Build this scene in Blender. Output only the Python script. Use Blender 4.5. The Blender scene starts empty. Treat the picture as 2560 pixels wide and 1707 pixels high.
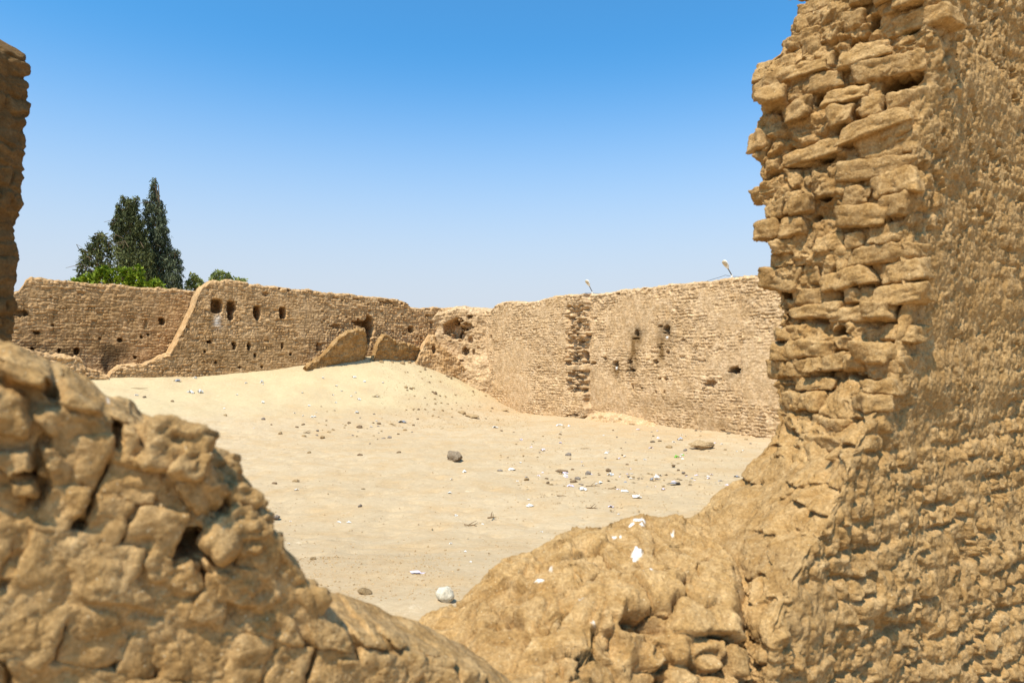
import bpy, bmesh, math, random
import numpy as np
from mathutils import Vector, Matrix

random.seed(7)
RNG = np.random.default_rng(11)
scene = bpy.context.scene
COL = scene.collection
F, CX, HY, HC = 1707.0, 1280.0, 900.0, 3.3      # focal length (px of the 2560 px photo), principal column, horizon row, eye height

# ------------------------------------------------------------------ noise
def hsh(ix, iy, seed):
    a = (np.asarray(ix, dtype=np.int64) & 0xffffffff).astype(np.uint32)
    b = (np.asarray(iy, dtype=np.int64) & 0xffffffff).astype(np.uint32)
    s = np.uint32((seed * 2246822519 + 3266489917) & 0xffffffff)
    h = a * np.uint32(374761393) + b * np.uint32(668265263) + s
    h ^= h >> np.uint32(13)
    h *= np.uint32(1274126177)
    h ^= h >> np.uint32(16)
    h *= np.uint32(2246822519)
    h ^= h >> np.uint32(15)
    return h

def rnd(ix, iy, seed):
    return (hsh(ix, iy, seed) / np.float32(4294967296.0)).astype(np.float32)

def perlin(x, y, seed=0):
    x = np.asarray(x, np.float32); y = np.asarray(y, np.float32)
    x0 = np.floor(x); y0 = np.floor(y)
    fx = x - x0; fy = y - y0
    ix = x0.astype(np.int64); iy = y0.astype(np.int64)
    def g(dx, dy):
        a = (hsh(ix + dx, iy + dy, seed) & np.uint32(1023)).astype(np.float32) * np.float32(2 * math.pi / 1024)
        return np.cos(a) * (fx - dx) + np.sin(a) * (fy - dy)
    u = fx * fx * fx * (fx * (fx * 6 - 15) + 10)
    v = fy * fy * fy * (fy * (fy * 6 - 15) + 10)
    a = g(0, 0); b = g(1, 0); c = g(0, 1); d = g(1, 1)
    return (a + (b - a) * u + (c - a) * v + (a - b - c + d) * u * v) * 1.5

def fbm(x, y, octv=4, seed=0, gain=.5):
    t = 0; amp = 1; f = 1
    for i in range(octv):
        t = t + amp * perlin(np.asarray(x) * f + 13.7 * i, np.asarray(y) * f - 7.1 * i, seed + i * 17)
        amp *= gain; f *= 2.03
    return t

def worley(x, y, seed=0):
    x = np.asarray(x, np.float32); y = np.asarray(y, np.float32)
    ix = np.floor(x).astype(np.int64); iy = np.floor(y).astype(np.int64)
    f1 = np.full(x.shape, 9., np.float32); f2 = f1.copy(); idv = np.zeros(x.shape, np.float32)
    for dx in (-1, 0, 1):
        for dy in (-1, 0, 1):
            cx = ix + dx; cy = iy + dy
            px = cx + .1 + .8 * rnd(cx, cy, seed); py = cy + .1 + .8 * rnd(cx, cy, seed + 1)
            d = np.hypot(px - x, py - y)
            near = d < f1
            f2 = np.where(near, f1, np.minimum(f2, d))
            idv = np.where(near, rnd(cx, cy, seed + 2), idv)
            f1 = np.where(near, d, f1)
    return f1, f2, idv

def sm(a, b, x):
    t = np.clip((np.asarray(x) - a) / (b - a), 0, 1)
    return t * t * (3 - 2 * t)

# ------------------------------------------------------------------ mud bricks as relief
def bricks(u, z, seed, h=.14, L=.33, joint=.018, jd=.04, off=.025, miss=.02, missd=.12, warp=.02, wf=1.6, tilt=.03, hd=.5,
           rc=.025, soft=.014, jit=.010, fill=.35, vj=1.):
    """rounded-box bricks in courses; joints run deep in places and are choked with mud in others (fill)"""
    zw = z + warp * fbm(u * wf, z * wf, 2, seed + 5) + .4 * warp * perlin(u * wf * 5, z * wf * 5, seed + 6) + .22 * h * perlin(z * 2.3 / h * .14, z * 0 + seed, seed + 12)
    uw = u + warp * fbm(u * wf + 31, z * wf, 2, seed + 7) + .5 * warp * perlin(u * wf * 5, z * wf * 5, seed + 8)
    row = np.floor(zw / h); fz = zw / h - row
    ri = row.astype(np.int64)
    Lr = np.where(rnd(ri, ri * 0, seed) < hd, L * .5, L)
    c = (uw + rnd(ri, ri * 0 + 3, seed) * L) / Lr
    c = c + .22 * np.sin(c * 1.7 + ri * 2.1)
    ci = np.floor(c); fu = c - ci; ci = ci.astype(np.int64)
    r1 = rnd(ci, ri, seed + 1); r2 = rnd(ci, ri, seed + 2); r3 = rnd(ci, ri, seed + 3); r4 = rnd(ci, ri, seed + 4)
    jw = joint * (.5 + r2)
    x = (fu - .5) * Lr; y = (fz - .5) * h
    hx = Lr * .5 - jw * .5 * vj; hy = h * .5 - jw * .5
    rr = np.minimum(rc * (.5 + r3), np.minimum(hx, hy) * .9)
    qx = np.abs(x) - hx + rr; qy = np.abs(y) - hy + rr
    sd = np.hypot(np.maximum(qx, 0), np.maximum(qy, 0)) + np.minimum(np.maximum(qx, qy), 0) - rr
    sd = sd + jit * fbm(u / .09, z / .09, 2, seed + 15)
    p = sm(soft * .6, -soft, sd)
    dep = (1 - fill) * sm(-.25, .45, fbm(u * 1.9, z * 2.6, 3, seed + 16)) + .12 + fill * .3
    d = -jd * (1 - p) * dep + off * (r1 - .5) * 2 * p + tilt * p * ((fu - .5) * (r3 - .5) + (fz - .5) * (r4 - .5)) * 2
    gone = rnd(ci, ri, seed + 9) < miss
    d = np.where(gone, d - missd * p, d)
    return d, r1, p

# ------------------------------------------------------------------ mesh helpers
def tag(o, label=None, cat=None, group=None, kind=None):
    if label: o['label'] = label
    if cat: o['category'] = cat
    if group: o['group'] = group
    if kind: o['kind'] = kind
    return o

def link(name, me, mat=None, parent=None):
    o = bpy.data.objects.new(name, me)
    COL.objects.link(o)
    if mat is not None and me is not None: me.materials.append(mat)
    if parent is not None: o.parent = parent
    return o

def thing(name, label, cat, loc=(0, 0, 0), group=None):
    o = bpy.data.objects.new(name, None)
    COL.objects.link(o); o.location = loc; o.empty_display_size = .2
    return tag(o, label, cat, group)

def grid_mesh(name, P, attrs=None, close_u=False, caps=(), flip=False, smooth=True):
    """P[nu, nv, 3] -> quad mesh; caps: column indices closed with one polygon."""
    nu, nv = P.shape[:2]
    idx = np.arange(nu * nv).reshape(nu, nv)
    if close_u: idx = np.vstack([idx, idx[:1]])
    q = np.stack([idx[:-1, :-1], idx[1:, :-1], idx[1:, 1:], idx[:-1, 1:]], -1).reshape(-1, 4)
    if flip: q = q[:, ::-1]
    loops = q.reshape(-1).tolist() if False else q.reshape(-1)
    extra = []
    for kind, k in caps:
        c = idx[k, :] if kind == 'u' else idx[:nu, k]
        c = c[::-1] if (k == 0) == (not flip) else c
        extra.append(c)
    starts = np.arange(len(q)) * 4
    totals = np.full(len(q), 4)
    for c in extra:
        starts = np.append(starts, len(loops)); totals = np.append(totals, len(c)); loops = np.concatenate([loops, c])
    me = bpy.data.meshes.new(name)
    me.vertices.add(nu * nv); me.vertices.foreach_set('co', P.astype(np.float32).reshape(-1))
    me.loops.add(len(loops)); me.loops.foreach_set('vertex_index', loops.astype(np.int32))
    me.polygons.add(len(starts)); me.polygons.foreach_set('loop_start', starts.astype(np.int32))
    me.polygons.foreach_set('use_smooth', np.full(len(starts), smooth))
    me.update(calc_edges=True)
    for k, a in (attrs or {}).items():
        at = me.attributes.new(k, 'FLOAT', 'POINT'); at.data.foreach_set('value', a.astype(np.float32).reshape(-1))
    return me

def soup_mesh(name, V, Fq, attrs=None, smooth=False):
    """V[n,3], Fq[m,k] equal sided faces"""
    me = bpy.data.meshes.new(name)
    V = np.asarray(V, np.float32); Fq = np.asarray(Fq, np.int32); k = Fq.shape[1]
    me.vertices.add(len(V)); me.vertices.foreach_set('co', V.reshape(-1))
    me.loops.add(Fq.size); me.loops.foreach_set('vertex_index', Fq.reshape(-1))
    me.polygons.add(len(Fq)); me.polygons.foreach_set('loop_start', (np.arange(len(Fq)) * k).astype(np.int32))
    me.polygons.foreach_set('use_smooth', np.full(len(Fq), smooth))
    me.update(calc_edges=True)
    for n, a in (attrs or {}).items():
        at = me.attributes.new(n, 'FLOAT', 'POINT'); at.data.foreach_set('value', np.asarray(a, np.float32).reshape(-1))
    return me

def cube_template(n=7):
    g = np.linspace(-1, 1, n); V = []; Fq = []; key = {}
    def vid(p):
        k = tuple(np.round(p, 4))
        if k not in key: key[k] = len(V); V.append(p)
        return key[k]
    for ax in range(3):
        for sgn in (-1, 1):
            b_, c_ = [a for a in range(3) if a != ax]
            for i in range(n - 1):
                for j in range(n - 1):
                    q = []
                    for (di, dj) in ((0, 0), (1, 0), (1, 1), (0, 1)):
                        p = np.zeros(3); p[ax] = sgn; p[b_] = g[i + di]; p[c_] = g[j + dj]; q.append(vid(p))
                    out = np.cross(V[q[1]] - V[q[0]], V[q[2]] - V[q[0]])[ax] * sgn > 0
                    Fq.append(q if out else q[::-1])
    return np.array(V), np.array(Fq)
CT_V, CT_F = cube_template(13)

def blocks(cen, T, Up, Nn, dims, rng, jit=.10, rough=.006, round_=.30, rot=.05):
    """many worn bricks: warped rounded boxes; cen[n,3], frames T/Up/Nn[n,3], dims[n,3] = width, height, depth"""
    n = len(cen); m = len(CT_V)
    q = CT_V[None].repeat(n, 0)
    s_ = np.sign(q); a = np.abs(q)
    r = round_ * rng.uniform(.6, 1.3, (n, 1, 1))
    k = np.maximum(a - (1 - r), 0) / r                                      # rounded edges
    ln = np.linalg.norm(k, axis=-1, keepdims=True)
    f = np.where(ln > 1e-6, np.minimum(1, np.max(k, -1, keepdims=True) / np.maximum(ln, 1e-6)), 1)
    q = s_ * np.where(k > 0, (1 - r) + r * k * f, a)
    cor = rng.normal(0, jit, (n, 2, 2, 2, 3)); cor = np.clip(cor, -2 * jit, 2 * jit)
    w = (CT_V + 1) / 2
    for i in (0, 1):
        for j in (0, 1):
            for l in (0, 1):
                wt = (w[:, 0] if i else 1 - w[:, 0]) * (w[:, 1] if j else 1 - w[:, 1]) * (w[:, 2] if l else 1 - w[:, 2])
                q = q + wt[None, :, None] * cor[:, i, j, l][:, None, :]
    loc = q * dims[:, None, :] * .5
    th = rng.normal(0, rot, n)[:, None]
    x = loc[..., 0] * np.cos(th) - loc[..., 1] * np.sin(th); y = loc[..., 0] * np.sin(th) + loc[..., 1] * np.cos(th)
    ty = rng.normal(0, rot, n)[:, None]; z = loc[..., 2] + ty * x * .8 + rng.normal(0, rot, n)[:, None] * y
    ph = rng.uniform(0, 90, n)[:, None]
    A = x + .7 * z + ph; B = y - .6 * z + ph * 1.7
    bump = rough * (2.2 * fbm(A * 6, B * 6, 2, 5) + 1.5 * fbm(A * 17, B * 17, 2, 6) + 1.0 * perlin(A * 45, B * 45, 7) - 4. * np.maximum(0, fbm(A * 13, B * 13, 2, 8) - .3))
    d3 = q / (np.linalg.norm(q, axis=-1, keepdims=True) + 1e-6)
    x = x + d3[..., 0] * bump; y = y + d3[..., 1] * bump; z = z + d3[..., 2] * bump
    P = cen[:, None, :] + x[..., None] * T[:, None, :] + y[..., None] * Up[:, None, :] + z[..., None] * Nn[:, None, :]
    Fq = (CT_F[None] + (np.arange(n) * m)[:, None, None]).reshape(-1, 4)
    tint = np.repeat(rng.uniform(.25, .85, n), m)
    return P.reshape(-1, 3), Fq, tint

def brick_cells(u0, u1, z0, z1, h, L, hd, rng, jitter=.12):
    out = []
    z = z0
    while z < z1:
        hh = h * rng.uniform(.82, 1.18); u = u0 - rng.uniform(0, L)
        head = rng.random() < hd
        while u < u1:
            w_ = L * (.5 if head else 1.) * rng.uniform(1 - jitter * 1.5, 1 + jitter * 1.5)
            if not head and rng.random() < .3: w_ *= .55
            out.append((u + w_ / 2, z + hh / 2, w_, hh)); u += w_
        z += hh
    return np.array(out)

# ------------------------------------------------------------------ materials
def mat_new(name):
    m = bpy.data.materials.new(name); m.use_nodes = True
    nt = m.node_tree; b = nt.nodes['Principled BSDF']
    b.inputs['Roughness'].default_value = .95
    b.inputs['Specular IOR Level'].default_value = .12
    return m, nt, b

def N(nt, t, **kw):
    n = nt.nodes.new(t)
    for k, v in kw.items():
        if k.startswith('i_'): n.inputs[k[2:].replace('_', ' ')].default_value = v
        else: setattr(n, k, v)
    return n

def mixc(nt, fac, a, b, blend='MIX'):
    n = nt.nodes.new('ShaderNodeMix'); n.data_type = 'RGBA'; n.blend_type = blend
    for s, v in ((n.inputs[0], fac), (n.inputs[6], a), (n.inputs[7], b)):
        if hasattr(v, 'is_linked'): nt.links.new(v, s)
        else: s.default_value = v if not isinstance(v, tuple) else (*v, 1)
    return n.outputs[2]

def ramp(nt, src, a, b):
    n = N(nt, 'ShaderNodeMapRange'); nt.links.new(src, n.inputs[0])
    n.inputs[1].default_value = a; n.inputs[2].default_value = b
    return n.outputs[0]

def mud_material(name, base, warm, pale, grain=30., bump=.01, attr=True, coarse=.35, fleck=0.):
    m, nt, b = mat_new(name)
    tc = N(nt, 'ShaderNodeTexCoord')
    def noise(scale, detail=6, rough=.6):
        n = N(nt, 'ShaderNodeTexNoise'); n.inputs['Scale'].default_value = scale
        n.inputs['Detail'].default_value = detail; n.inputs['Roughness'].default_value = rough
        nt.links.new(tc.outputs['Object'], n.inputs['Vector']); return n.outputs['Fac']
    big = noise(coarse, 5); mid = noise(coarse * 9, 6, .65); fine = noise(grain, 4, .7)
    c = mixc(nt, ramp(nt, big, .35, .68), base, warm)
    c = mixc(nt, ramp(nt, mid, .42, .72), c, pale)
    dark = mixc(nt, ramp(nt, fine, .3, .7), (.66, .63, .58), (1.24, 1.24, 1.24))
    c = mixc(nt, 1.0, c, dark, 'MULTIPLY')
    mid2 = noise(grain * .3, 5, .7)
    c = mixc(nt, 1.0, c, mixc(nt, ramp(nt, mid2, .32, .68), (.80, .77, .72), (1.14, 1.14, 1.14)), 'MULTIPLY')
    if fleck:
        fl = noise(grain * 2.1, 2, .5)
        c = mixc(nt, ramp(nt, fl, .69, .75), c, (.72, .60, .40))
        pt = noise(grain * .9, 3, .6)
        c = mixc(nt, ramp(nt, pt, .33, .26), c, (.13, .075, .03))
    if attr:
        at = N(nt, 'ShaderNodeAttribute', attribute_name='tint')
        t = mixc(nt, at.outputs['Fac'], (.84, .82, .79), (1.14, 1.13, 1.10))
        c = mixc(nt, 1.0, c, t, 'MULTIPLY')
        so = N(nt, 'ShaderNodeAttribute', attribute_name='soot')
        c = mixc(nt, so.outputs['Fac'], c, (.030, .024, .018))
        st = N(nt, 'ShaderNodeAttribute', attribute_name='stain_shade')  # brown tone for stains and for shade put into the colour
        c = mixc(nt, st.outputs['Fac'], c, (.20, .115, .045))
        wh = N(nt, 'ShaderNodeAttribute', attribute_name='white')
        c = mixc(nt, wh.outputs['Fac'], c, (.86, .84, .80))
    nt.links.new(c, b.inputs['Base Color'])
    bp = N(nt, 'ShaderNodeBump'); bp.inputs['Strength'].default_value = .8; bp.inputs['Distance'].default_value = bump
    nt.links.new(fine, bp.inputs['Height'])
    bp2 = N(nt, 'ShaderNodeBump'); bp2.inputs['Strength'].default_value = .8; bp2.inputs['Distance'].default_value = bump * 2.2
    nt.links.new(mid2, bp2.inputs['Height']); nt.links.new(bp.outputs['Normal'], bp2.inputs['Normal'])
    nt.links.new(bp2.outputs['Normal'], b.inputs['Normal'])
    return m

MUD_NEAR = mud_material('near_mud', (.415, .262, .112), (.355, .208, .078), (.505, .345, .175), grain=55, bump=.011, coarse=.9, fleck=1.)
MUD_PIER = mud_material('shade_darkened_mud', (.155, .092, .038), (.12, .07, .026), (.22, .138, .062), grain=50, bump=.01, coarse=.9)  # pier's shade put into a darker copy of the mud colour
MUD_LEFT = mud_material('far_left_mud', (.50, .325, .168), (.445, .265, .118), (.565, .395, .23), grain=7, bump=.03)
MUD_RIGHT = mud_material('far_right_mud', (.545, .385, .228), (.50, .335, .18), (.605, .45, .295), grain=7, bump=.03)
MUD_BRICKFALL = mud_material('fallen_mud', (.37, .23, .10), (.31, .18, .07), (.45, .30, .155), grain=9, bump=.03)

def plain(name, col, rough=.6, spec=.3, metal=0.):
    m, nt, b = mat_new(name)
    b.inputs['Roughness'].default_value = rough; b.inputs['Specular IOR Level'].default_value = spec; b.inputs['Metallic'].default_value = metal
    tc = N(nt, 'ShaderNodeTexCoord'); n = N(nt, 'ShaderNodeTexNoise'); n.inputs['Scale'].default_value = 18; n.inputs['Detail'].default_value = 5
    nt.links.new(tc.outputs['Object'], n.inputs['Vector'])
    c = mixc(nt, ramp(nt, n.outputs['Fac'], .3, .7), tuple(x * .75 for x in col), tuple(min(1, x * 1.15) for x in col))
    nt.links.new(c, b.inputs['Base Color'])
    return m

# ------------------------------------------------------------------ plan of the place
C2 = np.array([-2.85, 48.5])                       # inner corner of the enclosure
dL = np.array([-.8112, -.5846]); nL = np.array([.5846, -.8112])
dR = np.array([.5846, -.8112]); nR = np.array([-.8112, -.5846])

def on_line(px, A, d):
    """where the column px of the photo meets the plan line A + s d: (s, depth)"""
    k = (px - CX) / F
    s = (k * A[1] - A[0]) / (d[0] - k * d[1])
    return s, A[1] + s * d[1]

def sz(px, py, A, d):
    s, Y = on_line(px, A, d)
    return s, HC + (HY - py) / F * Y

CONTACT_S = [-6, -3, 0, 2.5, 5, 7, 10, 14, 18, 23, 40]
CONTACT_Z = [.2, .9, 1.9, 3.0, 3.5, 3.64, 3.3, 2.7, 2.38, 2.36, 2.3]
def ground_h(X, Y, detail=True):
    X = np.asarray(X, np.float64); Y = np.asarray(Y, np.float64)
    s = (X - C2[0]) * dL[0] + (Y - C2[1]) * dL[1]
    d = np.maximum((X - C2[0]) * nL[0] + (Y - C2[1]) * nL[1], 0)
    con = np.interp(s, CONTACT_S, CONTACT_Z)
    w = np.interp(s, [-3, 0, 4, 8, 14, 22], [5, 6.3, 8.5, 10.5, 12.5, 14.5])
    t = np.clip(d / w, 0, 1)
    h = con * (1 - t) ** np.interp(s, [0, 8, 16], [1.35, 1.35, 1.6])
    h = h + 1.12 * sm(14, 5.2, Y) * sm(40, 18, np.abs(X)) * sm(-6, 2, Y) * (1 - sm(1.4, 3.2, X) * sm(8, 6, Y))
    if detail:
        h = h + .05 * fbm(X * .45, Y * .45, 3, 90) + .016 * fbm(X * 2.1, Y * 2.1, 3, 95) * sm(60, 30, np.abs(X))
    return h

def ground_px(px, py):
    k = (px - CX) / F; m = (HY - py) / F
    Y = np.arange(4.5, 60, .02)
    below = (HC + m * Y) <= ground_h(k * Y, Y)
    i = int(np.argmax(below)) if below.any() else len(Y) - 1
    y = Y[i]
    return np.array([k * y, y, float(ground_h(k * y, y))])

# ------------------------------------------------------------------ ground
def axis(parts):
    out = []
    for a, b, st in parts: out.append(np.arange(a, b, st))
    return np.concatenate(out + [np.array([parts[-1][1]])])
gx = axis([(-900, -100, 100), (-100, -40, 6), (-40, -24, .8), (-24, 14, .1), (14, 30, .6), (30, 100, 7), (100, 900, 100)])
gy = axis([(-400, -20, 38), (-20, 3, 1), (3, 50, .1), (50, 70, 1), (70, 170, 10), (170, 1500, 133)])
GX, GY = np.meshgrid(gx, gy, indexing='ij')
GZ = ground_h(GX, GY)
flatz = sm(.9, .2, ground_h(GX, GY, False)) * sm(45, 30, GY) * sm(2, 8, GY) * sm(26, 16, np.abs(GX))
p1_, p2_, pid_ = worley(GX * 1.5 + .3 * perlin(GX * 2, GY * 2, 4), GY * 1.5, 303)
GZ = GZ - .05 * flatz * (pid_ > .45) * sm(.32, .12, p1_) + .02 * flatz * perlin(GX * 4, GY * 4, 305)
me = grid_mesh('ground', np.stack([GX, GY, GZ], -1), dict(drift=np.clip(sm(.25, 1.3, ground_h(GX, GY, False)) * sm(20, 30, GY) * (.8 + .5 * fbm(GX * .5, GY * .5, 3, 7)), 0, 1)))
SAND, nt, b = mat_new('sand')
geo = N(nt, 'ShaderNodeTexCoord')
def gnoise(scale, detail=5, rough=.6, stretch=(1, 1, 1)):
    mp = N(nt, 'ShaderNodeMapping'); mp.inputs['Scale'].default_value = stretch
    nt.links.new(geo.outputs['Object'], mp.inputs['Vector'])
    n = N(nt, 'ShaderNodeTexNoise'); n.inputs['Scale'].default_value = scale; n.inputs['Detail'].default_value = detail; n.inputs['Roughness'].default_value = rough
    nt.links.new(mp.outputs['Vector'], n.inputs['Vector']); return n.outputs['Fac']
a1 = gnoise(.12, 5); a2 = gnoise(.9, 7, .65); a3 = gnoise(9, 6, .75); a4 = gnoise(45, 3, .8)
c = mixc(nt, ramp(nt, a1, .35, .65), (.455, .335, .198), (.515, .392, .245))
c = mixc(nt, ramp(nt, a2, .45, .75), c, (.47, .315, .16))
da = N(nt, 'ShaderNodeAttribute', attribute_name='drift')
c = mixc(nt, da.outputs['Fac'], c, (.53, .42, .245))
a5 = gnoise(3.2, 8, .8)
c = mixc(nt, ramp(nt, a5, .58, .74), c, (.43, .285, .15))
c = mixc(nt, ramp(nt, a5, .40, .28), c, (.68, .55, .38))
c = mixc(nt, 1., c, mixc(nt, ramp(nt, a3, .3, .75), (.86, .84, .81), (1.10, 1.10, 1.10)), 'MULTIPLY')
c = mixc(nt, ramp(nt, a4, .64, .74), c, (.30, .20, .11))
nt.links.new(c, b.inputs['Base Color'])
bp = N(nt, 'ShaderNodeBump'); bp.inputs['Strength'].default_value = .7; bp.inputs['Distance'].default_value = .03
nt.links.new(a3, bp.inputs['Height']); nt.links.new(bp.outputs['Normal'], b.inputs['Normal'])
tag(link('ground', me, SAND), kind='structure')

# ------------------------------------------------------------------ far walls
def cut_holes(u, z, d, holes):
    for (u0, z0, ru, rz, dep, pw, jag) in holes:
        box = (np.abs(u - u0) < ru * 1.9 + .1) & (np.abs(z - z0) < rz * 1.9 + .1)
        if not box.any(): continue
        uu = u[box]; zz = z[box]
        wx = jag * ru * fbm(uu * 2.2 / max(ru, .1) * .5, zz * 2.2 / max(rz, .1) * .5, 3, int(abs(u0 * 37 + z0 * 91)) + 5)
        q = (np.abs((uu - u0 + wx) / ru) ** pw + np.abs((zz - z0 + .6 * wx) / rz) ** pw) ** (1 / pw)
        d[box] -= dep * sm(1.12, .84, q)
    return d

def far_wall(A, d, n, u0, u1, prof, zb, thick, res, seed, opts, holes=(), extra=None, top_amp=.05, ntop=None, shoulder=.12, stains=(), drop=0., washk=.45):
    """closed slab: front relief, rounded broken top, back"""
    nu = int((u1 - u0) / res) + 1
    u = np.linspace(u0, u1, nu)
    pu = [p[0] for p in prof]; pz = [p[1] for p in prof]
    o = np.argsort(pu)
    top = np.interp(u, np.array(pu)[o], np.array(pz)[o])
    blk = (rnd(np.floor(u / .34).astype(np.int64), np.zeros(nu, np.int64), seed + 40) - .5)
    top = top + top_amp * (fbm(u * .9, u * 0 + seed, 3, seed + 41) + .9 * blk + .5 * perlin(u * 6, u * 0 + 3, seed + 42))
    nf = int((top.max() - zb) / res) + 2
    nt_ = ntop or max(4, int(thick / (res * 2.5)))
    nb = 5
    t = np.linspace(0, 1, nf)
    Z = zb + t[None, :] * (top - drop - zb)[:, None]
    U = np.repeat(u[:, None], nf, 1)
    D, r1, p = bricks(U, Z, seed, **opts)
    D = D + .022 * fbm(U * 7, Z * 9, 4, seed + 50, .6) + .018 * fbm(U * 1.3, Z * 11, 3, seed + 54) + .05 * fbm(U * .7, Z * .7, 3, seed + 51)
    wash = sm(-.25, .35, fbm(U * .28, Z * .45, 3, seed + 52))          # mud run over the joints
    D = D * (1 - washk * wash) + .011 * fbm(U * 11, Z * 15, 3, seed + 57, .6)
    topd = (top[:, None] - drop - Z)
    near_top = sm(.9, .0, topd)
    D = D + near_top * .07 * fbm(U * 4, Z * 5, 3, seed + 53)
    if extra is not None: D = extra(U, Z, D)
    D = cut_holes(U, Z, D, holes)
    D = D - shoulder * sm(shoulder * 1.1, 0, topd) ** 2
    front = np.stack([A[0] + d[0] * U + n[0] * D, A[1] + d[1] * U + n[1] * D, Z], -1)
    tt = np.linspace(0, 1, nt_ + 2)[1:-1]
    Ut = np.repeat(u[:, None], nt_, 1); Tt = np.repeat(tt[None, :], nu, 0)
    Dt = D[:, -1:] * (1 - Tt) - thick * Tt
    Zt = top[:, None] + top_amp * 1.3 * fbm(Ut * 1.5, Tt * thick * 1.5, 3, seed + 60) * np.sin(Tt * math.pi) - .5 * shoulder * (2 * Tt - 1) ** 6 - drop * (1 - Tt) ** 1.3
    topg = np.stack([A[0] + d[0] * Ut + n[0] * Dt, A[1] + d[1] * Ut + n[1] * Dt, Zt], -1)
    tb = np.linspace(1, 0, nb)
    Ub = np.repeat(u[:, None], nb, 1); Zb = zb + tb[None, :] * (top - .08 - zb)[:, None]
    back = np.stack([A[0] + d[0] * Ub - n[0] * thick, A[1] + d[1] * Ub - n[1] * thick, Zb], -1)
    P = np.concatenate([front, topg, back], 1)
    tint = np.concatenate([.5 + (r1 - .5) * .8 * (1 - .6 * wash), np.full((nu, nt_ + nb), .6)], 1)
    soot = np.zeros_like(tint); stain_shade = np.zeros_like(tint); white = np.zeros_like(tint)
    for (kind, us, zs, ru, rz, k) in stains:
        q = ((U - us) / ru) ** 2 + ((Z - zs) / rz) ** 2
        v = 1.5 * k * np.exp(-q * 1.6) * np.clip(.75 + .7 * fbm(U * 2.5, Z * 1.2, 4, 77), 0, 1.2)
        dict(soot=soot, stain_shade=stain_shade, white=white)[kind][:, :nf] += v
    return P, dict(tint=tint, soot=np.clip(soot, 0, 1), stain_shade=np.clip(stain_shade, 0, 1), white=np.clip(white, 0, 1))

def hole(A, d, px, py, w, h, dep=1.3, pw=2.6, jag=.35):
    s, z = sz(px, py, A, d)
    s1, Y = on_line(px + w / 2, A, d); s0, _ = on_line(px - w / 2, A, d)
    return (s, z, abs(s1 - s0) / 2, h / 2 / F * Y, dep, pw, jag)

def stain_shade(kind, A, d, px, py, w, h, k):
    q = hole(A, d, px, py, w, h)
    return (kind, q[0], q[1], q[2], q[3], k)

# --- the brick skin of the left wall, with the row of four putlog openings
prof = [sz(x, y, C2, dL) for x, y in [(196, 926), (240, 938), (272, 941), (280, 928), (298, 914), (351, 909), (387, 899), (429, 878), (446, 848), (470, 797),
        (489, 760), (494, 737), (506, 718), (520, 706), (533, 699), (560, 700), (595, 702), (650, 711), (690, 716), (750, 722), (800, 728), (880, 735),
        (930, 742), (985, 746), (1004, 750), (1018, 756), (1030, 768), (1060, 769), (1096, 766), (1113, 771), (1160, 765), (1210, 770)]]
hl = [hole(C2, dL, *h) for h in [(542, 765, 27, 34, 1.3, 4, .12), (579, 767, 22, 30, 1.3, 3.5, .25), (577, 786, 15, 28, 1.2, 2.4, .2), (643, 779, 17, 28, 1.3, 4, .12), (644, 793, 11, 16, 1.2, 2.2, .2),
      (707, 782, 16, 28, 1.3, 4, .12), (524, 854, 12, 8), (512, 879, 6, 8), (586, 864, 10, 19, .8, 2.2, .5), (623, 866, 9, 19, .8, 2.2, .5), (706, 864, 6, 15, .8, 3, .2),
      (727, 885, 6, 7), (638, 888, 6, 9), (838, 815, 26, 9, .35), (905, 808, 34, 16, 1.3, 2, .4), (924, 818, 22, 52, 2.2, 2.4, .3), (921, 845, 17, 30, 2.0, 2.2, .3), (1028, 824, 12, 17, .9), (796, 866, 9, 17, .6),
      (800, 868, 14, 20, .25), (700, 722, 6, 6, .3), (722, 726, 7, 8, .3), (664, 735, 16, 10, .25), (600, 918, 9, 6, .3), (655, 917, 7, 7, .3), (540, 905, 6, 8, .3),
      (1079, 813, 6, 15, .5), (965, 756, 30, 8, .25), (1070, 790, 10, 6, .3)]]
def rough_right(U, Z, D):                          # the header courses stand out raggedly towards the corner
    m = sm(13.0, 9.0, U) * sm(-.5, 2.5, U) * sm(3.0, 4.6, Z)
    e, r, p = bricks(U, Z, 333, h=.145, L=.33, joint=.03, jd=.11, off=.055, miss=.05, missd=.2, warp=.02, hd=.85)
    return D * (1 - m) + m * (e + .04 * fbm(U, Z, 3, 8)) - .12 * sm(7.4, 6.9, Z) * 0
st = [stain_shade('white', C2, dL, 546, 805, 22, 34, .55), stain_shade('stain_shade', C2, dL, 640, 880, 300, 60, .25), stain_shade('stain_shade', C2, dL, 560, 900, 200, 60, .3)]
P, at = far_wall(C2, dL, nL, -.4, on_line(196, C2, dL)[0], prof, 1.2, 1.75, .036, 3, dict(h=.15, L=.36, joint=.03, jd=.095, off=.024, miss=.03, warp=.055, hd=.6, fill=.1, soft=.02, jit=.02, vj=.7),
                 hl, rough_right, top_amp=.07, stains=st)
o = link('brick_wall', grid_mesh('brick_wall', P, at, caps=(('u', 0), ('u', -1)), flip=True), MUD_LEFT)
tag(o, 'far mud brick wall pierced by a row of four square openings, behind the sand mound', 'wall')

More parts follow.
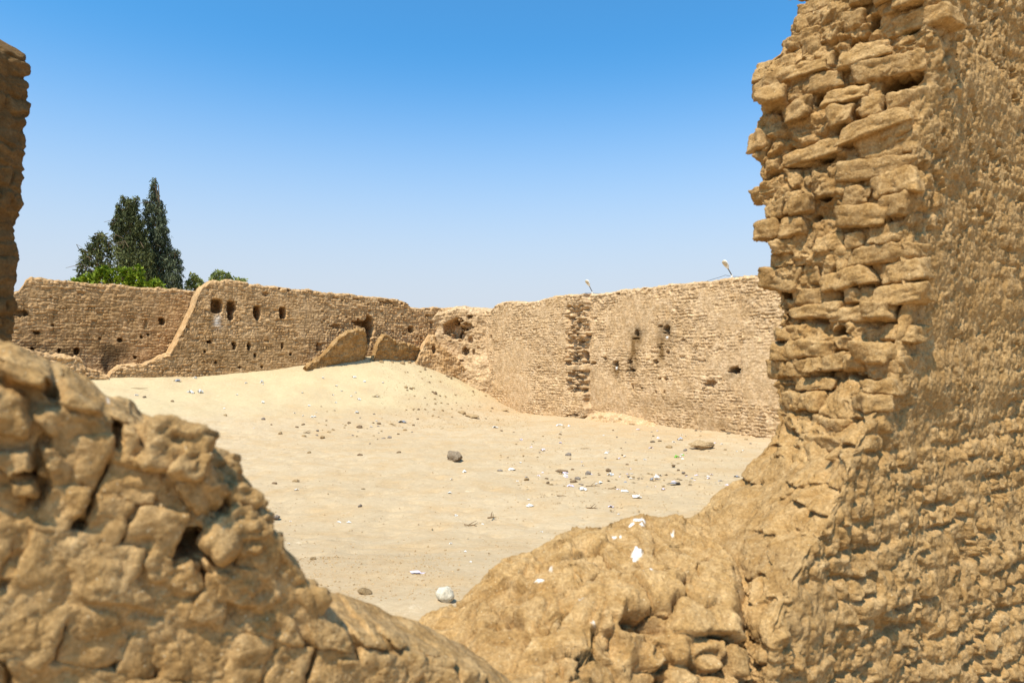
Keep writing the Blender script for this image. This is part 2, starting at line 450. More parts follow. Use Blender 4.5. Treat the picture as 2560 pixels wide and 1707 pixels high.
# --- the wall layer behind it, shaded and set back, with the sooty patch
A2 = C2 - nL * 1.9
prof = [sz(x, y, A2, dL) for x, y in [(-20, 735), (45, 727), (58, 712), (64, 699), (76, 692), (100, 692), (118, 696), (150, 700), (180, 704), (290, 711), (330, 716), (400, 719), (455, 722), (500, 728), (620, 735)]]
hl = [hole(A2, dL, *h) for h in [(405, 803, 15, 17, .8), (92, 832, 16, 9, .6), (300, 850, 12, 11, .7), (192, 878, 12, 17, .8), (80, 872, 9, 7, .5), (148, 876, 6, 10, .5), (354, 843, 7, 8, .4),
      (338, 893, 8, 8, .4), (370, 836, 6, 6, .4), (50, 783, 44, 14, .5), (132, 812, 8, 6, .3), (420, 882, 8, 6, .3), (365, 808, 7, 22, .12), (250, 846, 8, 6, .25)]]
st = [stain_shade('soot', A2, dL, 272, 888, 40, 70, 1.0), stain_shade('soot', A2, dL, 262, 905, 36, 60, .9), stain_shade('soot', A2, dL, 300, 880, 60, 60, .5), stain_shade('stain_shade', A2, dL, 180, 870, 500, 120, .4), stain_shade('stain_shade', A2, dL, 250, 780, 600, 160, .3), stain_shade('soot', A2, dL, 62, 783, 40, 16, .5)]  # the wide brown stains also paint in the set-back wall's shade
P, at = far_wall(A2, dL, nL, on_line(640, A2, dL)[0], on_line(-20, A2, dL)[0], prof, 1.2, 2.2, .036, 21, dict(h=.15, L=.36, joint=.03, jd=.085, off=.022, miss=.025, warp=.06, hd=.5, fill=.1, soft=.02, jit=.02, vj=.6), hl, None, top_amp=.05, stains=st)
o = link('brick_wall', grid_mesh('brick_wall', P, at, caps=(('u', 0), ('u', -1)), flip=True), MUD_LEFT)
tag(o, 'shaded mud brick wall with a black soot patch, set back below the tall trees', 'wall')

# --- stub of the lost skin at its foot
A3 = C2 + nL * .25
prof = [sz(x, y, A3, dL) for x, y in [(-20, 868), (60, 872), (104, 879), (130, 884), (150, 886), (185, 892), (203, 898), (212, 911), (220, 921), (236, 926), (258, 932), (272, 942)]]
P, at = far_wall(A3, dL, nL, on_line(272, A3, dL)[0], on_line(-20, A3, dL)[0], prof, 1.2, 1.6, .04, 35, dict(h=.15, L=.36, joint=.022, jd=.06, off=.05, miss=.03, warp=.04), (), None, top_amp=.09)
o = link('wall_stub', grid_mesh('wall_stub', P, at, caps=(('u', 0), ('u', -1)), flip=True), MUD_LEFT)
tag(o, 'low crumbling stub of mud brick at the foot of the shaded left wall', 'wall')

# --- right wall
prof = [sz(x, y, C2, dR) for x, y in [(1180, 768), (1210, 772), (1241, 776), (1252, 762), (1265, 756), (1299, 753), (1322, 757), (1335, 755), (1360, 753), (1384, 744), (1418, 737), (1486, 735), (1554, 725), (1656, 712),
        (1758, 702), (1800, 697), (1860, 690), (1911, 687), (1990, 677), (2100, 660)]]
hr = [hole(C2, dR, *h) for h in [(1592, 833, 11, 16, .9, 2.2, .5), (1665, 824, 14, 20, .9, 2.2, .5), (1668, 834, 10, 12, .8), (1470, 888, 9, 27, .9, 2.2, .4), (1539, 910, 13, 14, .9), (1576, 926, 24, 8, .6, 2, .6), (1573, 903, 12, 12, .4, 2, .6),
      (1512, 896, 8, 9, .5), (1484, 908, 13, 5, .4), (1639, 904, 10, 11, .6), (1837, 926, 26, 17, .9, 2.5, .4), (1774, 960, 26, 20, .35, 2, .6), (1581, 968, 4, 16, .3), (1639, 980, 4, 9, .3),
      (1661, 980, 4, 9, .3), (1649, 947, 8, 5, .3), (1664, 948, 8, 6, .3), (1650, 815, 10, 6, .4), (1590, 846, 20, 4, .3), (1603, 970, 7, 4, .25), (1708, 850, 12, 5, .2), (1668, 881, 9, 8, .25), (1647, 869, 5, 9, .2),
      (1450, 1044, 44, 15, .8, 2.2, .6), (1131, 823, 1, 1), (1226, 962, 10, 26, .3, 2, .6), (1545, 735, 9, 5, .3), (1610, 722, 8, 4, .25), (1315, 838, 5, 12, .15), (1240, 843, 4, 12, .15), (1221, 820, 4, 40, .1)]]
s_scar, _ = on_line(1474, C2, dR); s_scar0, _ = on_line(1428, C2, dR); s_pan, _ = on_line(1859, C2, dR)
def right_extra(U, Z, D):
    edge = s_scar + .25 * fbm(Z * 1.4, Z * 0 + 2, 3, 14)
    D = D + .42 * sm(edge + .05, edge - .05, U)                 # the skin left of the scar stands proud
    zz = sm(1.35, 1.6, Z) * (1 - sm(2.65, 2.75, Z) * (1 - sm(2.95, 3.05, Z))) * sm(6.6, 6.1, Z)
    m = sm(s_scar0 - .1, s_scar0 + .3, U + .35 * perlin(Z * 2, Z * 0, 4)) * sm(edge + .04, edge - .04, U) * zz
    e, r, p = bricks(U, Z, 777, h=.17, L=.36, joint=.04, jd=.34, off=.26, miss=.3, missd=.45, warp=.07, tilt=.1, hd=.3)
    D = D + m * (e - .16)
    D = D + .22 * sm(s_pan - .06, s_pan + .06, U + .1 * fbm(Z * 1.2, Z * 0, 3, 19))
    return D
st = [stain_shade('stain_shade', C2, dR, 1585, 880, 26, 100, .9), stain_shade('stain_shade', C2, dR, 1650, 880, 24, 80, .8), stain_shade('stain_shade', C2, dR, 1540, 925, 24, 44, .9), stain_shade('stain_shade', C2, dR, 1665, 850, 60, 50, .4), stain_shade('stain_shade', C2, dR, 1592, 850, 50, 40, .4),
      stain_shade('soot', C2, dR, 1592, 832, 44, 44, .55), stain_shade('soot', C2, dR, 1664, 822, 50, 44, .55), stain_shade('soot', C2, dR, 1580, 915, 34, 50, .4), stain_shade('soot', C2, dR, 1837, 930, 50, 30, .35), stain_shade('soot', C2, dR, 1455, 890, 20, 160, .3), stain_shade('white', C2, dR, 1667, 842, 7, 10, .8), stain_shade('white', C2, dR, 1541, 919, 5, 8, .7),
      stain_shade('stain_shade', C2, dR, 1690, 1010, 330, 60, .3), stain_shade('stain_shade', C2, dR, 1780, 1060, 200, 40, .4), stain_shade('stain_shade', C2, dR, 1480, 960, 30, 120, .3)]
P, at = far_wall(C2, dR, nR, -1.0, on_line(2100, C2, dR)[0], prof, -1.2, 2.0, .032, 5, dict(h=.145, L=.36, joint=.024, jd=.06, off=.010, miss=.008, missd=.07, warp=.05, hd=.35, fill=.05, soft=.016, jit=.02, vj=.35), hr, right_extra, top_amp=.045, stains=st, washk=.8)
o = link('brick_wall', grid_mesh('brick_wall', P, at, caps=(('u', 0), ('u', -1)), flip=False), MUD_RIGHT)
tag(o, 'long sunlit mud brick wall with a ragged vertical scar, carrying two lamps', 'wall')

# --- mud ledge along its foot
A4 = C2 + nR * .25
prof = [sz(x, y, A4, dR) for x, y in [(1468, 1060), (1476, 1034), (1500, 1030), (1540, 1033), (1580, 1042), (1615, 1054), (1660, 1068), (1720, 1085)]]
P, at = far_wall(A4, dR, nR, on_line(1466, A4, dR)[0], on_line(1720, A4, dR)[0], prof, -1.0, .75, .04, 71, dict(h=.2, L=.5, joint=.02, jd=.01, off=.01, miss=0, warp=.05), (), lambda U, Z, D: D + .12 * fbm(U * 1.6, Z * 1.6, 3, 31) + .45 * sm(.9, -.2, Z), top_amp=.05, shoulder=.25)
o = link('mud_ledge', grid_mesh('mud_ledge', P, at, caps=(('u', 0), ('u', -1)), flip=False), MUD_RIGHT)
tag(o, 'smooth pale mud ledge tapering along the foot of the lamp-topped wall', 'ledge')

# --- eroded cap of masonry filling the corner, with the big cavity
ang = math.radians(-7)
dC = np.array([math.cos(ang), math.sin(ang)]); nC = np.array([dC[1], -dC[0]])
AC = C2 + np.array([-2.6, -1.75])
prof = [sz(x, y, AC, dC) for x, y in [(1074, 800), (1090, 778), (1110, 774), (1130, 769), (1160, 765), (1180, 767), (1192, 770), (1204, 772), (1230, 776), (1255, 790)]]
hc = [hole(AC, dC, *h) for h in [(1134, 824, 44, 46, 1.1, 2.2, .5), (1152, 840, 18, 26, .9, 2, .5), (1164, 818, 34, 18, .6, 2, .7), (1142, 803, 26, 14, .6, 2, .7), (1175, 791, 13, 8, .5), (1164, 878, 16, 20, .7, 2, .5), (1176, 850, 12, 16, .3), (1184, 880, 6, 14, .3), (1154, 902, 12, 5, .3)]]
P, at = far_wall(AC, dC, nC, on_line(1066, AC, dC)[0], on_line(1250, AC, dC)[0], prof, .8, 1.6, .034, 61, dict(h=.15, L=.34, joint=.02, jd=.03, off=.02, miss=.01, warp=.04), hc,
                 lambda U, Z, D: D + .5 * sm(4.2, 2.0, Z) + .12 * fbm(U * 1.2, Z * 1.2, 4, 17), top_amp=.09, shoulder=.3)
o = link('corner_masonry', grid_mesh('corner_masonry', P, at, caps=(('u', 0), ('u', -1)), flip=True), MUD_RIGHT)
tag(o, 'washed out mud masonry filling the far corner, with a large dark cavity', 'wall')

# --- slabs of masonry fallen from the left wall
def slab(A, ang, pts, zb, thick, seed, label, lean=0., holes=(), opts=None, mat=MUD_BRICKFALL):
    d = np.array([math.cos(ang), math.sin(ang)]); n = np.array([d[1], -d[0]])
    prof = [sz(x, y, A, d) for x, y in pts]
    us = [p[0] for p in prof]
    hs = [hole(A, d, *h) for h in holes]
    P, at = far_wall(A, d, n, min(us), max(us), prof, zb, thick, .034, seed, opts or dict(h=.15, L=.36, joint=.03, jd=.07, off=.05, miss=.04, warp=.05), hs, lambda U, Z, D: D + .10 * fbm(U * 1.1, Z * 1.6, 4, seed) + .03 * fbm(U * 9, Z * 2.0, 3, seed + 1), top_amp=.13, shoulder=.1)
    P[..., 0] += n[0] * lean * (P[..., 2] - zb); P[..., 1] += n[1] * lean * (P[..., 2] - zb)
    o = link('fallen_masonry', grid_mesh('fallen_masonry', P, at, caps=(('u', 0), ('u', -1)), flip=True), mat)
    return tag(o, label, 'masonry', 'masonry fallen at the foot of the left wall')
def at_wall(px, out):
    s, Y = on_line(px, C2, dL); return C2 + dL * s + nL * out
slab(at_wall(860, .25), math.radians(46), [(763, 918), (786, 897), (801, 884), (811, 872), (821, 856), (838, 840), (855, 829), (872, 821), (884, 823), (893, 830), (900, 846), (903, 870), (905, 900)], 2.4, .45, 81,
     'big fallen slab of masonry with a smooth shaded brown face, left of the dark cleft', lean=.36, opts=dict(h=.5, L=.9, joint=.02, jd=.012, off=.015, miss=0, warp=.04))
slab(at_wall(985, .3), math.radians(40), [(930, 896), (932, 870), (935, 855), (942, 846), (952, 840), (967, 843), (976, 853), (1001, 858), (1037, 866), (1051, 872), (1056, 884), (1058, 900)], 2.4, .5, 83,
     'long fallen masonry chunk with ragged layered face, right of the dark cleft', lean=.3)
slab(at_wall(1098, 1.7), math.radians(22), [(1040, 905), (1050, 890), (1058, 872), (1066, 858), (1074, 846), (1083, 833), (1092, 838), (1102, 852), (1115, 868), (1130, 882), (1146, 896), (1160, 912), (1176, 935)], 1.2, 1.0, 85,
     'triangular leaning wedge of mud brick with a dark notch, under the corner cavity', lean=-.1, holes=[(1088, 874, 9, 20, .5, 2.2, .4)], mat=MUD_LEFT)

# ------------------------------------------------------------------ near masonry, built along plan paths that shift with height
def pxz(px, py, Y): return np.array([(px - CX) / F * Y, Y, HC + (HY - py) / F * Y])

def path_wall(ctrl, segs, zs, disp, blur, closed=False, cap_top=False):
    """ctrl: list of arrays [(x,y,z)...] giving each path vertex as a function of height; segs: columns per leg"""
    nz = len(zs)
    V = []
    for c in ctrl:
        c = np.array(sorted(c, key=lambda q: q[2]))
        V.append(np.stack([np.interp(zs, c[:, 2], c[:, 0]), np.interp(zs, c[:, 2], c[:, 1])], -1))
    cols = []
    legs = len(ctrl) if closed else len(ctrl) - 1
    for i in range(legs):
        a, b2 = V[i], V[(i + 1) % len(V)]
        for k in range(segs[i]):
            t = k / segs[i]; cols.append(a * (1 - t) + b2 * t)
    if not closed: cols.append(V[-1])
    Q = np.stack(cols, 0)                                     # [ncol, nz, 2]
    kern = np.hanning(blur * 2 + 3)[1:-1]; kern /= kern.sum()
    pad = blur
    Qp = np.concatenate([Q[-pad:], Q, Q[:pad]], 0) if closed else np.concatenate([2 * Q[:1] - Q[pad:0:-1], Q, 2 * Q[-1:] - Q[-2:-pad - 2:-1]], 0)
    Qs = sum(kern[j] * Qp[j:j + len(Q)] for j in range(len(kern)))
    if closed: T = np.roll(Qs, -1, 0) - np.roll(Qs, 1, 0)
    else: T = np.gradient(Qs, axis=0)
    L = np.linalg.norm(T, axis=-1, keepdims=True) + 1e-9
    nrm = np.stack([T[..., 1], -T[..., 0]], -1) / L
    ref = Qs[:, nz // 2]
    u = np.concatenate([[0], np.cumsum(np.linalg.norm(np.diff(ref, axis=0), axis=-1))])
    U = np.repeat(u[:, None], nz, 1); Z = np.repeat(zs[None, :], len(u), 0)
    return Qs, nrm, U, Z

# --- right pier with the broken end of the wall
sil = [(1985, -260), (1990, 0), (1962, 76), (1950, 109), (1898, 174), (1876, 218), (1867, 294), (1866, 337), (1880, 435), (1878, 490), (1890, 566), (1900, 620), (1912, 697), (1920, 762), (1923, 871), (1924, 980), (1922, 1067), (1894, 1121), (1850, 1175), (1785, 1232)]
J = [pxz(x, y, 5.42 - (.0 if y < 1000 else (y - 1000) / 232 * .35)) for x, y in sil] + [pxz(1690, 1330, 4.85), pxz(1600, 1560, 4.6), pxz(1560, 1900, 4.4)]
cor = [(2330, -260), (2322, 0), (2329, 163), (2300, 326), (2280, 468), (2268, 600), (2266, 762), (2246, 850), (2240, 960), (2175, 1045), (2140, 1130), (2105, 1230), (2068, 1306), (1985, 1450), (1930, 1600), (1900, 1850)]
K = [pxz(x, y, 4.5 if y < 900 else 4.5 - .95 * min(1, (y - 900) / 700)) for x, y in cor]
fd = np.array([.82, .57])
R1 = [np.array([2.66 + fd[0] * 4.2, 4.5 + fd[1] * 4.2, 0.]) + np.array([0, -.75, 0]), np.array([2.66 + fd[0] * 4.2, 4.5 + fd[1] * 4.2, 2.8]), np.array([2.66 + fd[0] * 4.2, 4.5 + fd[1] * 4.2, 8.])]
I0 = [q + np.array([1.6, 1.1, 0]) for q in J]
zs = np.linspace(.3, 7.4, 860)
segs = (40, 270, 470)
Qs, nrm, U, Z = path_wall([I0, J, K, R1], segs, zs, None, 16)
ncor = segs[0] + segs[1]
ucor = U[ncor, 0]; u = U - ucor
uf_ = (Qs[..., 0] - 2.66) * .821 + (Qs[..., 1] - 4.5) * .571
uj_ = (Qs[..., 0] - 2.66) * .66 - (Qs[..., 1] - 4.5) * .75
jm = sm(.10, -.10, u + .10 * fbm(Z * 2.2, u * 2, 3, 3))                        # 1 on the broken end, 0 on the wall face
low = sm(3.15, 2.3, Z + .15 * perlin(u, Z, 8))                                  # washed lower part
dj, rj, pj = bricks(uj_, Z + .05 * uj_, 411, h=.18, L=.46, joint=.022, jd=.17, off=.026, miss=.055, missd=.16, warp=.05, wf=1.4, tilt=.035, hd=.4, rc=.028, soft=.011, jit=.014, fill=.1)
dk, rk_, pk = bricks(uj_ + 4.3, Z - .04 * uj_, 431, h=.14, L=.28, joint=.02, jd=.14, off=.04, miss=.12, missd=.12, warp=.08, wf=2.0, tilt=.06, hd=.4, rc=.04, soft=.014, jit=.02, fill=.05)
mixm = sm(.12, .16, fbm(uj_ * 1.5, Z * 1.7, 3, 29) + .04 * perlin(uj_ * 9, Z * 9, 2))
dj = dj * (1 - mixm) + dk * mixm
Dj = dj * (1 - .55 * low) + .045 * fbm(uj_ * 1.8, Z * 2.0, 3, 31) + .012 * fbm(uj_ * 9, Z * 12, 3, 37) + .011 * fbm(uj_ * 26, Z * 32, 4, 39, .6) - .03 * np.maximum(0, fbm(uj_ * 15, Z * 15, 3, 41) - .3)
Dj = np.where(u < ucol_j, Dj * .5, Dj) if False else Dj * (1 - .55 * sm(.22, .0, u + (U[ncor, 0] - U[segs[0], 0])))
df, rf, pf = bricks(uf_, Z, 511, h=.135, L=.23, joint=.024, jd=.06, off=.012, miss=.02, missd=.05, warp=.035, wf=2.2, tilt=.04, hd=.3, rc=.03, soft=.02, jit=.022, fill=.15)
wash = sm(-.25, .25, fbm(uf_ * .8, Z * .7, 3, 55))
lump = fbm(uf_ * 7, Z * 8, 4, 61, .55)
drip = fbm(uf_ * 13 + .4 * perlin(uf_ * 6, Z * 6, 3), Z * 6.5, 3, 63, .55)             # rain-cut tongues, taller than wide
pit = np.maximum(0, fbm(uf_ * 10 - Z * 3.5, Z * 8 + uf_ * 2.0, 3, 67, .62) - .22)
upper = sm(3.9, 5.0, Z + .3 * perlin(uf_, Z, 3))
c1_, c2_, cid = worley(uf_ * 17 + .5 * perlin(uf_ * 9, Z * 9, 5), Z * 11 + .5 * perlin(uf_ * 9, Z * 9, 6), 91)
chip = (cid - .5) * sm(0, .12, c2_ - c1_)
pit = .55 * sm(.16, .34, fbm(uf_ * 11 - Z * 3.5, Z * 8.5 + uf_ * 2.0, 3, 67, .62)) * sm(-.15, .3, fbm(uf_ * 2.2, Z * 2.2, 2, 68))
Df = .012 * chip * (.6 + .4 * upper) + df * (1 - .75 * wash * (1 - low)) * (.55 + .75 * low) + .006 * lump * (1 + upper) - .014 * np.abs(drip) + .007 * fbm(uf_ * 22, Z * 18, 3, 69, .6) - (.05 + .05 * upper) * pit + .04 * fbm(uf_ * 1.5, Z * 1.5, 3, 71) + .005 * fbm(uf_ * 40, Z * 40, 2, 75)
jcore = -.055 + .075 * fbm(u * 2.6, Z * 2.8, 3, 33) + .028 * fbm(u * 10, Z * 12, 4, 34, .6) + .35 * dk
Dj = jcore * (1 - low) + low * (.95 * Dj)
D = jm * Dj + (1 - jm) * Df * .8
kj = np.array([-.66, .75]); KJ = np.array([2.66, 4.5])
def jhole(px, py, w, h, dep, pw=2.2, jag=.5):
    s, Y = on_line(px, KJ, kj); s1, _ = on_line(px - w / 2, KJ, kj); s0, _ = on_line(px + w / 2, KJ, kj)
    return (-s, HC + (HY - py) / F * Y, abs(s1 - s0) / 2, h / 2 / F * Y, dep, pw, jag)
jh = [jhole(*h) for h in [(2222, 205, 78, 44, .55), (2262, 150, 44, 34, .4), (2070, 378, 40, 26, .35), (2072, 487, 30, 18, .3), (2106, 100, 26, 34, .35), (2152, 42, 30, 44, .3), (2134, 312, 26, 26, .3), (2050, 235, 24, 30, .25),
      (2280, 75, 46, 26, .3), (1995, 148, 20, 30, .2), (2240, 60, 70, 26, .2), (2010, 380, 44, 10, .2), (1930, 440, 50, 9, .18), (2040, 540, 16, 18, .2), (2130, 535, 10, 20, .15), (1985, 400, 18, 22, .2), (2110, 745, 80, 10, .14), (2100, 830, 34, 28, .2),
      (2215, 835, 40, 24, .2), (2100, 880, 30, 20, .2), (2195, 720, 20, 30, .15), (2225, 250, 36, 18, .18), (1980, 1085, 26, 34, .22), (2165, 945, 60, 14, .12), (2050, 760, 14, 40, .15), (1945, 730, 40, 26, .16)]]
D = cut_holes(u, Z, D, jh)
# a brick that still juts out near the top of the frame
s, z = -on_line(1985, KJ, kj)[0], HC + (HY + 5) / F * 5.4
D = D + .10 * sm(1.1, .7, np.maximum(np.abs(u - s) / .22, np.abs(Z - z - .02) / .07))
X = Qs[..., 0] + nrm[..., 0] * D; Y = Qs[..., 1] + nrm[..., 1] * D
Zd = Z + .035 * jm * fbm(u * 4, Z * 4, 3, 44)
tint = np.clip(.5 + jm * (rj - .5) * .7 + (1 - jm) * ((rf - .5) * .3), 0, 1)
wt = np.zeros_like(u)
at = dict(tint=tint, soot=wt * 0, stain_shade=(1 - jm) * .12 * sm(.0, .5, fbm(u * 2, Z * 2, 4, 82)), white=wt)
pier = thing('ruined_wall', 'tall sunlit end of a near mud brick wall, rubble bricks on its broken edge', 'wall', (2.66, 4.5, .6))
Minv = Vector((2.66, 4.5, .6))
P = np.stack([X - Minv.x, Y - Minv.y, Zd - Minv.z], -1)
link('wall_core', grid_mesh('wall_core', P, at, flip=False), MUD_NEAR, pier)
rngb = np.random.default_rng(4)
uc = u[:, 0]; jlen = U[ncor, 0] - U[segs[0], 0]
cells = brick_cells(-jlen - .45, .08, 2.2, 7.3, .138, .37, .32, rngb)
cen = []; TT = []; NN = []; DM = []
for (bu, bz_, bw, bh) in cells:
    if any(np.hypot((bu - q[0]) / (q[2] * 1.0 + bw * .25), (bz_ - q[1]) / (q[3] + bh * .25)) < .85 for q in jh): continue
    if rngb.random() < .10: continue
    lowk = float(sm(3.1, 2.4, bz_ + rngb.normal() * .1))
    if lowk > .15 and bu > -.42: continue
    if bu - bw / 2 < -jlen - .10 or (lowk > .3 and bu - bw / 2 < -jlen + .22): continue
    ci = int(np.clip(np.searchsorted(uc, bu), 1, len(uc) - 2)); ri = int(np.clip(np.searchsorted(zs, bz_), 0, len(zs) - 1))
    nv = nrm[ci, ri]; q = Qs[ci, ri]
    dep = .22
    und = .05 * float(fbm(np.array([bu * 1.8]), np.array([bz_ * 2.0]), 3, 31)[0])
    o_ = rngb.normal(-.012, .020) + und - .035 * lowk - .03 * (bu > -.12) - .05 * float(bu < -jlen + .10) - .03 * float(bu < -jlen - .05)
    cen.append([q[0] + nv[0] * (o_ - dep / 2), q[1] + nv[1] * (o_ - dep / 2), bz_ + .03 * math.sin(bu * 5 + bz_ * 3.1) + rngb.normal(0, .010)]); NN.append([nv[0], nv[1], 0]); TT.append([-nv[1], nv[0], 0])
    DM.append([bw * rngb.uniform(.84, 1.06), bh * rngb.uniform(.78, 1.08), dep])
nb_ = len(cen)
bv, bf, bt = blocks(np.array(cen), np.array(TT), np.tile([0, 0, 1.], (nb_, 1)), np.array(NN), np.array(DM), rngb, jit=.17, rough=.0085, round_=.22, rot=.06)
z0_ = np.zeros(len(bv))
link('brickwork', soup_mesh('brickwork', bv - np.array([Minv.x, Minv.y, Minv.z]), bf, dict(tint=bt, soot=z0_, stain_shade=z0_, white=z0_), smooth=True), MUD_NEAR, pier)

# --- mound of fallen bricks at its foot
crest = [pxz(x, y, Yd) for x, y, Yd in [(700, 1760, 4.0), (960, 1600, 3.95), (1060, 1560, 4.0), (1154, 1500, 4.05), (1208, 1442, 4.1), (1273, 1402, 4.2), (1360, 1362, 4.3), (1415, 1332, 4.4), (1502, 1304, 4.5), (1611, 1293, 4.6), (1741, 1286, 4.75), (1850, 1250, 4.9), (2100, 1200, 5.0)]]
cxs = [c[0] for c in crest]
def heap_h(X, Y):
    zc = np.interp(X, cxs, [c[2] for c in crest]); yc = np.interp(X, cxs, [c[1] for c in crest])
    fy = yc - Y
    H = zc - np.where(fy > 0, .26 * fy, 0) - np.where(fy < 0, 1.1 * fy ** 2 + .25 * -fy, 0)
    st = sm(.2, .75, X + .12 * perlin(X * 2, Y * 2, 6))
    H = H - st * np.maximum(0, 3.62 - Y + .08 * perlin(X * 3, Y * 0, 9)) * 1.6 - np.maximum(0, 3.05 - Y) * .8 * (1 - st)
    H = H - 2.2 * sm(1.12, 1.5, X - .22 * (Y - 3.4)) * sm(4.6, 4.0, Y)
    return np.maximum(H, .2), st
nxm, nym = 400, 560
mx = np.linspace(-1.25, 2.5, nxm); yf = np.linspace(6.4, 2.1, 1500)
MX, MYf = np.meshgrid(mx, yf, indexing='ij')
Hf, _ = heap_h(MX, MYf)
arc = np.concatenate([np.zeros((nxm, 1)), np.cumsum(np.hypot(np.diff(MYf, axis=1), np.diff(Hf, axis=1)), 1)], 1)
Wp = np.stack([np.linspace(0, a[-1], nym) for a in arc])                      # even steps along the surface
MY = np.stack([np.interp(w_, a, yf) for w_, a in zip(Wp, arc)])
MX = np.repeat(mx[:, None], nym, 1)
H, steep = heap_h(MX, MY)
a0 = np.stack([np.interp(3.9, -yf, a) if False else np.interp(-3.9, -yf, a) for a in arc])
Wv = Wp - a0[:, None]                                                          # metres down the face from the crest
P0 = np.stack([MX, MY, H], -1)
du_ = np.gradient(P0, axis=0); dv_ = np.gradient(P0, axis=1)
nn = np.cross(dv_, du_); nn /= np.linalg.norm(nn, axis=-1, keepdims=True) + 1e-9
k_ = np.hanning(15)[1:-1]; k_ /= k_.sum()
for ax_ in (0, 1): nn = np.apply_along_axis(lambda q: np.convolve(np.pad(q, 6, mode='edge'), k_, 'valid'), ax_, nn)
nn /= np.linalg.norm(nn, axis=-1, keepdims=True) + 1e-9
wu = MX + .10 * fbm(MX * 3, Wv * 3, 2, 3); wv = Wv + .10 * fbm(MX * 3, Wv * 3, 2, 4)
w1, w2, wi = worley(wu * 3.0, wv * 3.6, 101)
v1, v2, vi = worley(wu * 6.5, wv * 7.5, 105)
crack = sm(.10, .0, w2 - w1) * sm(-.05, .35, fbm(MX * 2.5, Wv * 2.5, 2, 8))
crack2 = sm(.12, .0, v2 - v1) * sm(.0, .4, fbm(MX * 3.5, Wv * 3.5, 2, 18))
ledge = (wi - .5)
D = .085 * ledge * sm(0, .07, w2 - w1) + .034 * (vi - .5) * sm(0, .10, v2 - v1) - .10 * crack - .05 * crack2 - .07 * np.maximum(0, fbm(MX * 5, Wv * 5, 3, 115) - .4) - .03 * w1 ** 2 + .045 * fbm(MX * 2.2, Wv * 2.2, 3, 107) + .010 * fbm(MX * 11, Wv * 11, 4, 109) + .006 * fbm(MX * 34, Wv * 34, 3, 111)
bm_, br_, bp_ = bricks(MX + .35 * Wv, Wv, 121, h=.20, L=.26, joint=.02, jd=.13, off=.04, miss=.07, missd=.12, warp=.06, wf=2., tilt=.10, hd=.8, rc=.035, soft=.016, jit=.016, fill=.1)
bz = steep * sm(.16, .42, Wv + .06 * perlin(MX * 4, Wv * 4, 2))
D = D * (1 - .5 * bz) + bz * bm_
white = np.zeros_like(H)
def spot(px, py, w, h, k=1.):
    k0 = (px - CX) / F; m0 = (HY - py) / F
    sx_ = CX + F * MX / MY; sy_ = HY - F * (H - HC) / MY
    q = np.hypot((sx_ - px) / (w / 2), (sy_ - py) / (h / 2)) + .45 * fbm(MX * 30, Wv * 30, 2, int(px))
    ok = np.abs(MY - 4.0) < .9
    white[:] = np.maximum(white, np.where(ok & (nn[..., 1] < .25), k * sm(1.05, .75, q), 0))
for sp in [(1592, 1384, 24, 18), (1586, 1398, 11, 14), (1598, 1303, 26, 8), (1578, 1312, 12, 8), (1606, 1314, 12, 10), (1537, 1333, 10, 9), (1552, 1333, 8, 6), (1683, 1331, 8, 8), (1625, 1440, 10, 8), (1608, 1444, 7, 6), (1354, 1470, 24, 8, .7), 
           (1455, 1497, 18, 6, .5), (1260, 1385, 6, 5), (1277, 1378, 6, 5), (1290, 1370, 6, 5), (1380, 1434, 8, 14, .4), (1483, 1556, 8, 8, .6), (1560, 1444, 6, 6), (1640, 1426, 6, 5)]:
    spot(*sp)
P = P0 + nn * D[..., None]
at = dict(tint=np.clip(.62 + .5 * (wi - .5) * (1 - bz) + bz * (br_ - .6) * .5, 0, 1), soot=H * 0, stain_shade=.2 * crack, white=np.clip(white, 0, 1))  # colour made browner along the cracks
P = P - np.array([Minv.x, Minv.y, Minv.z])
o = link('rubble_foot', grid_mesh('rubble_foot', P, at, flip=True), MUD_NEAR, pier)
o['label'] = 'smooth worn heap of mud bricks spotted with white at the wall foot'

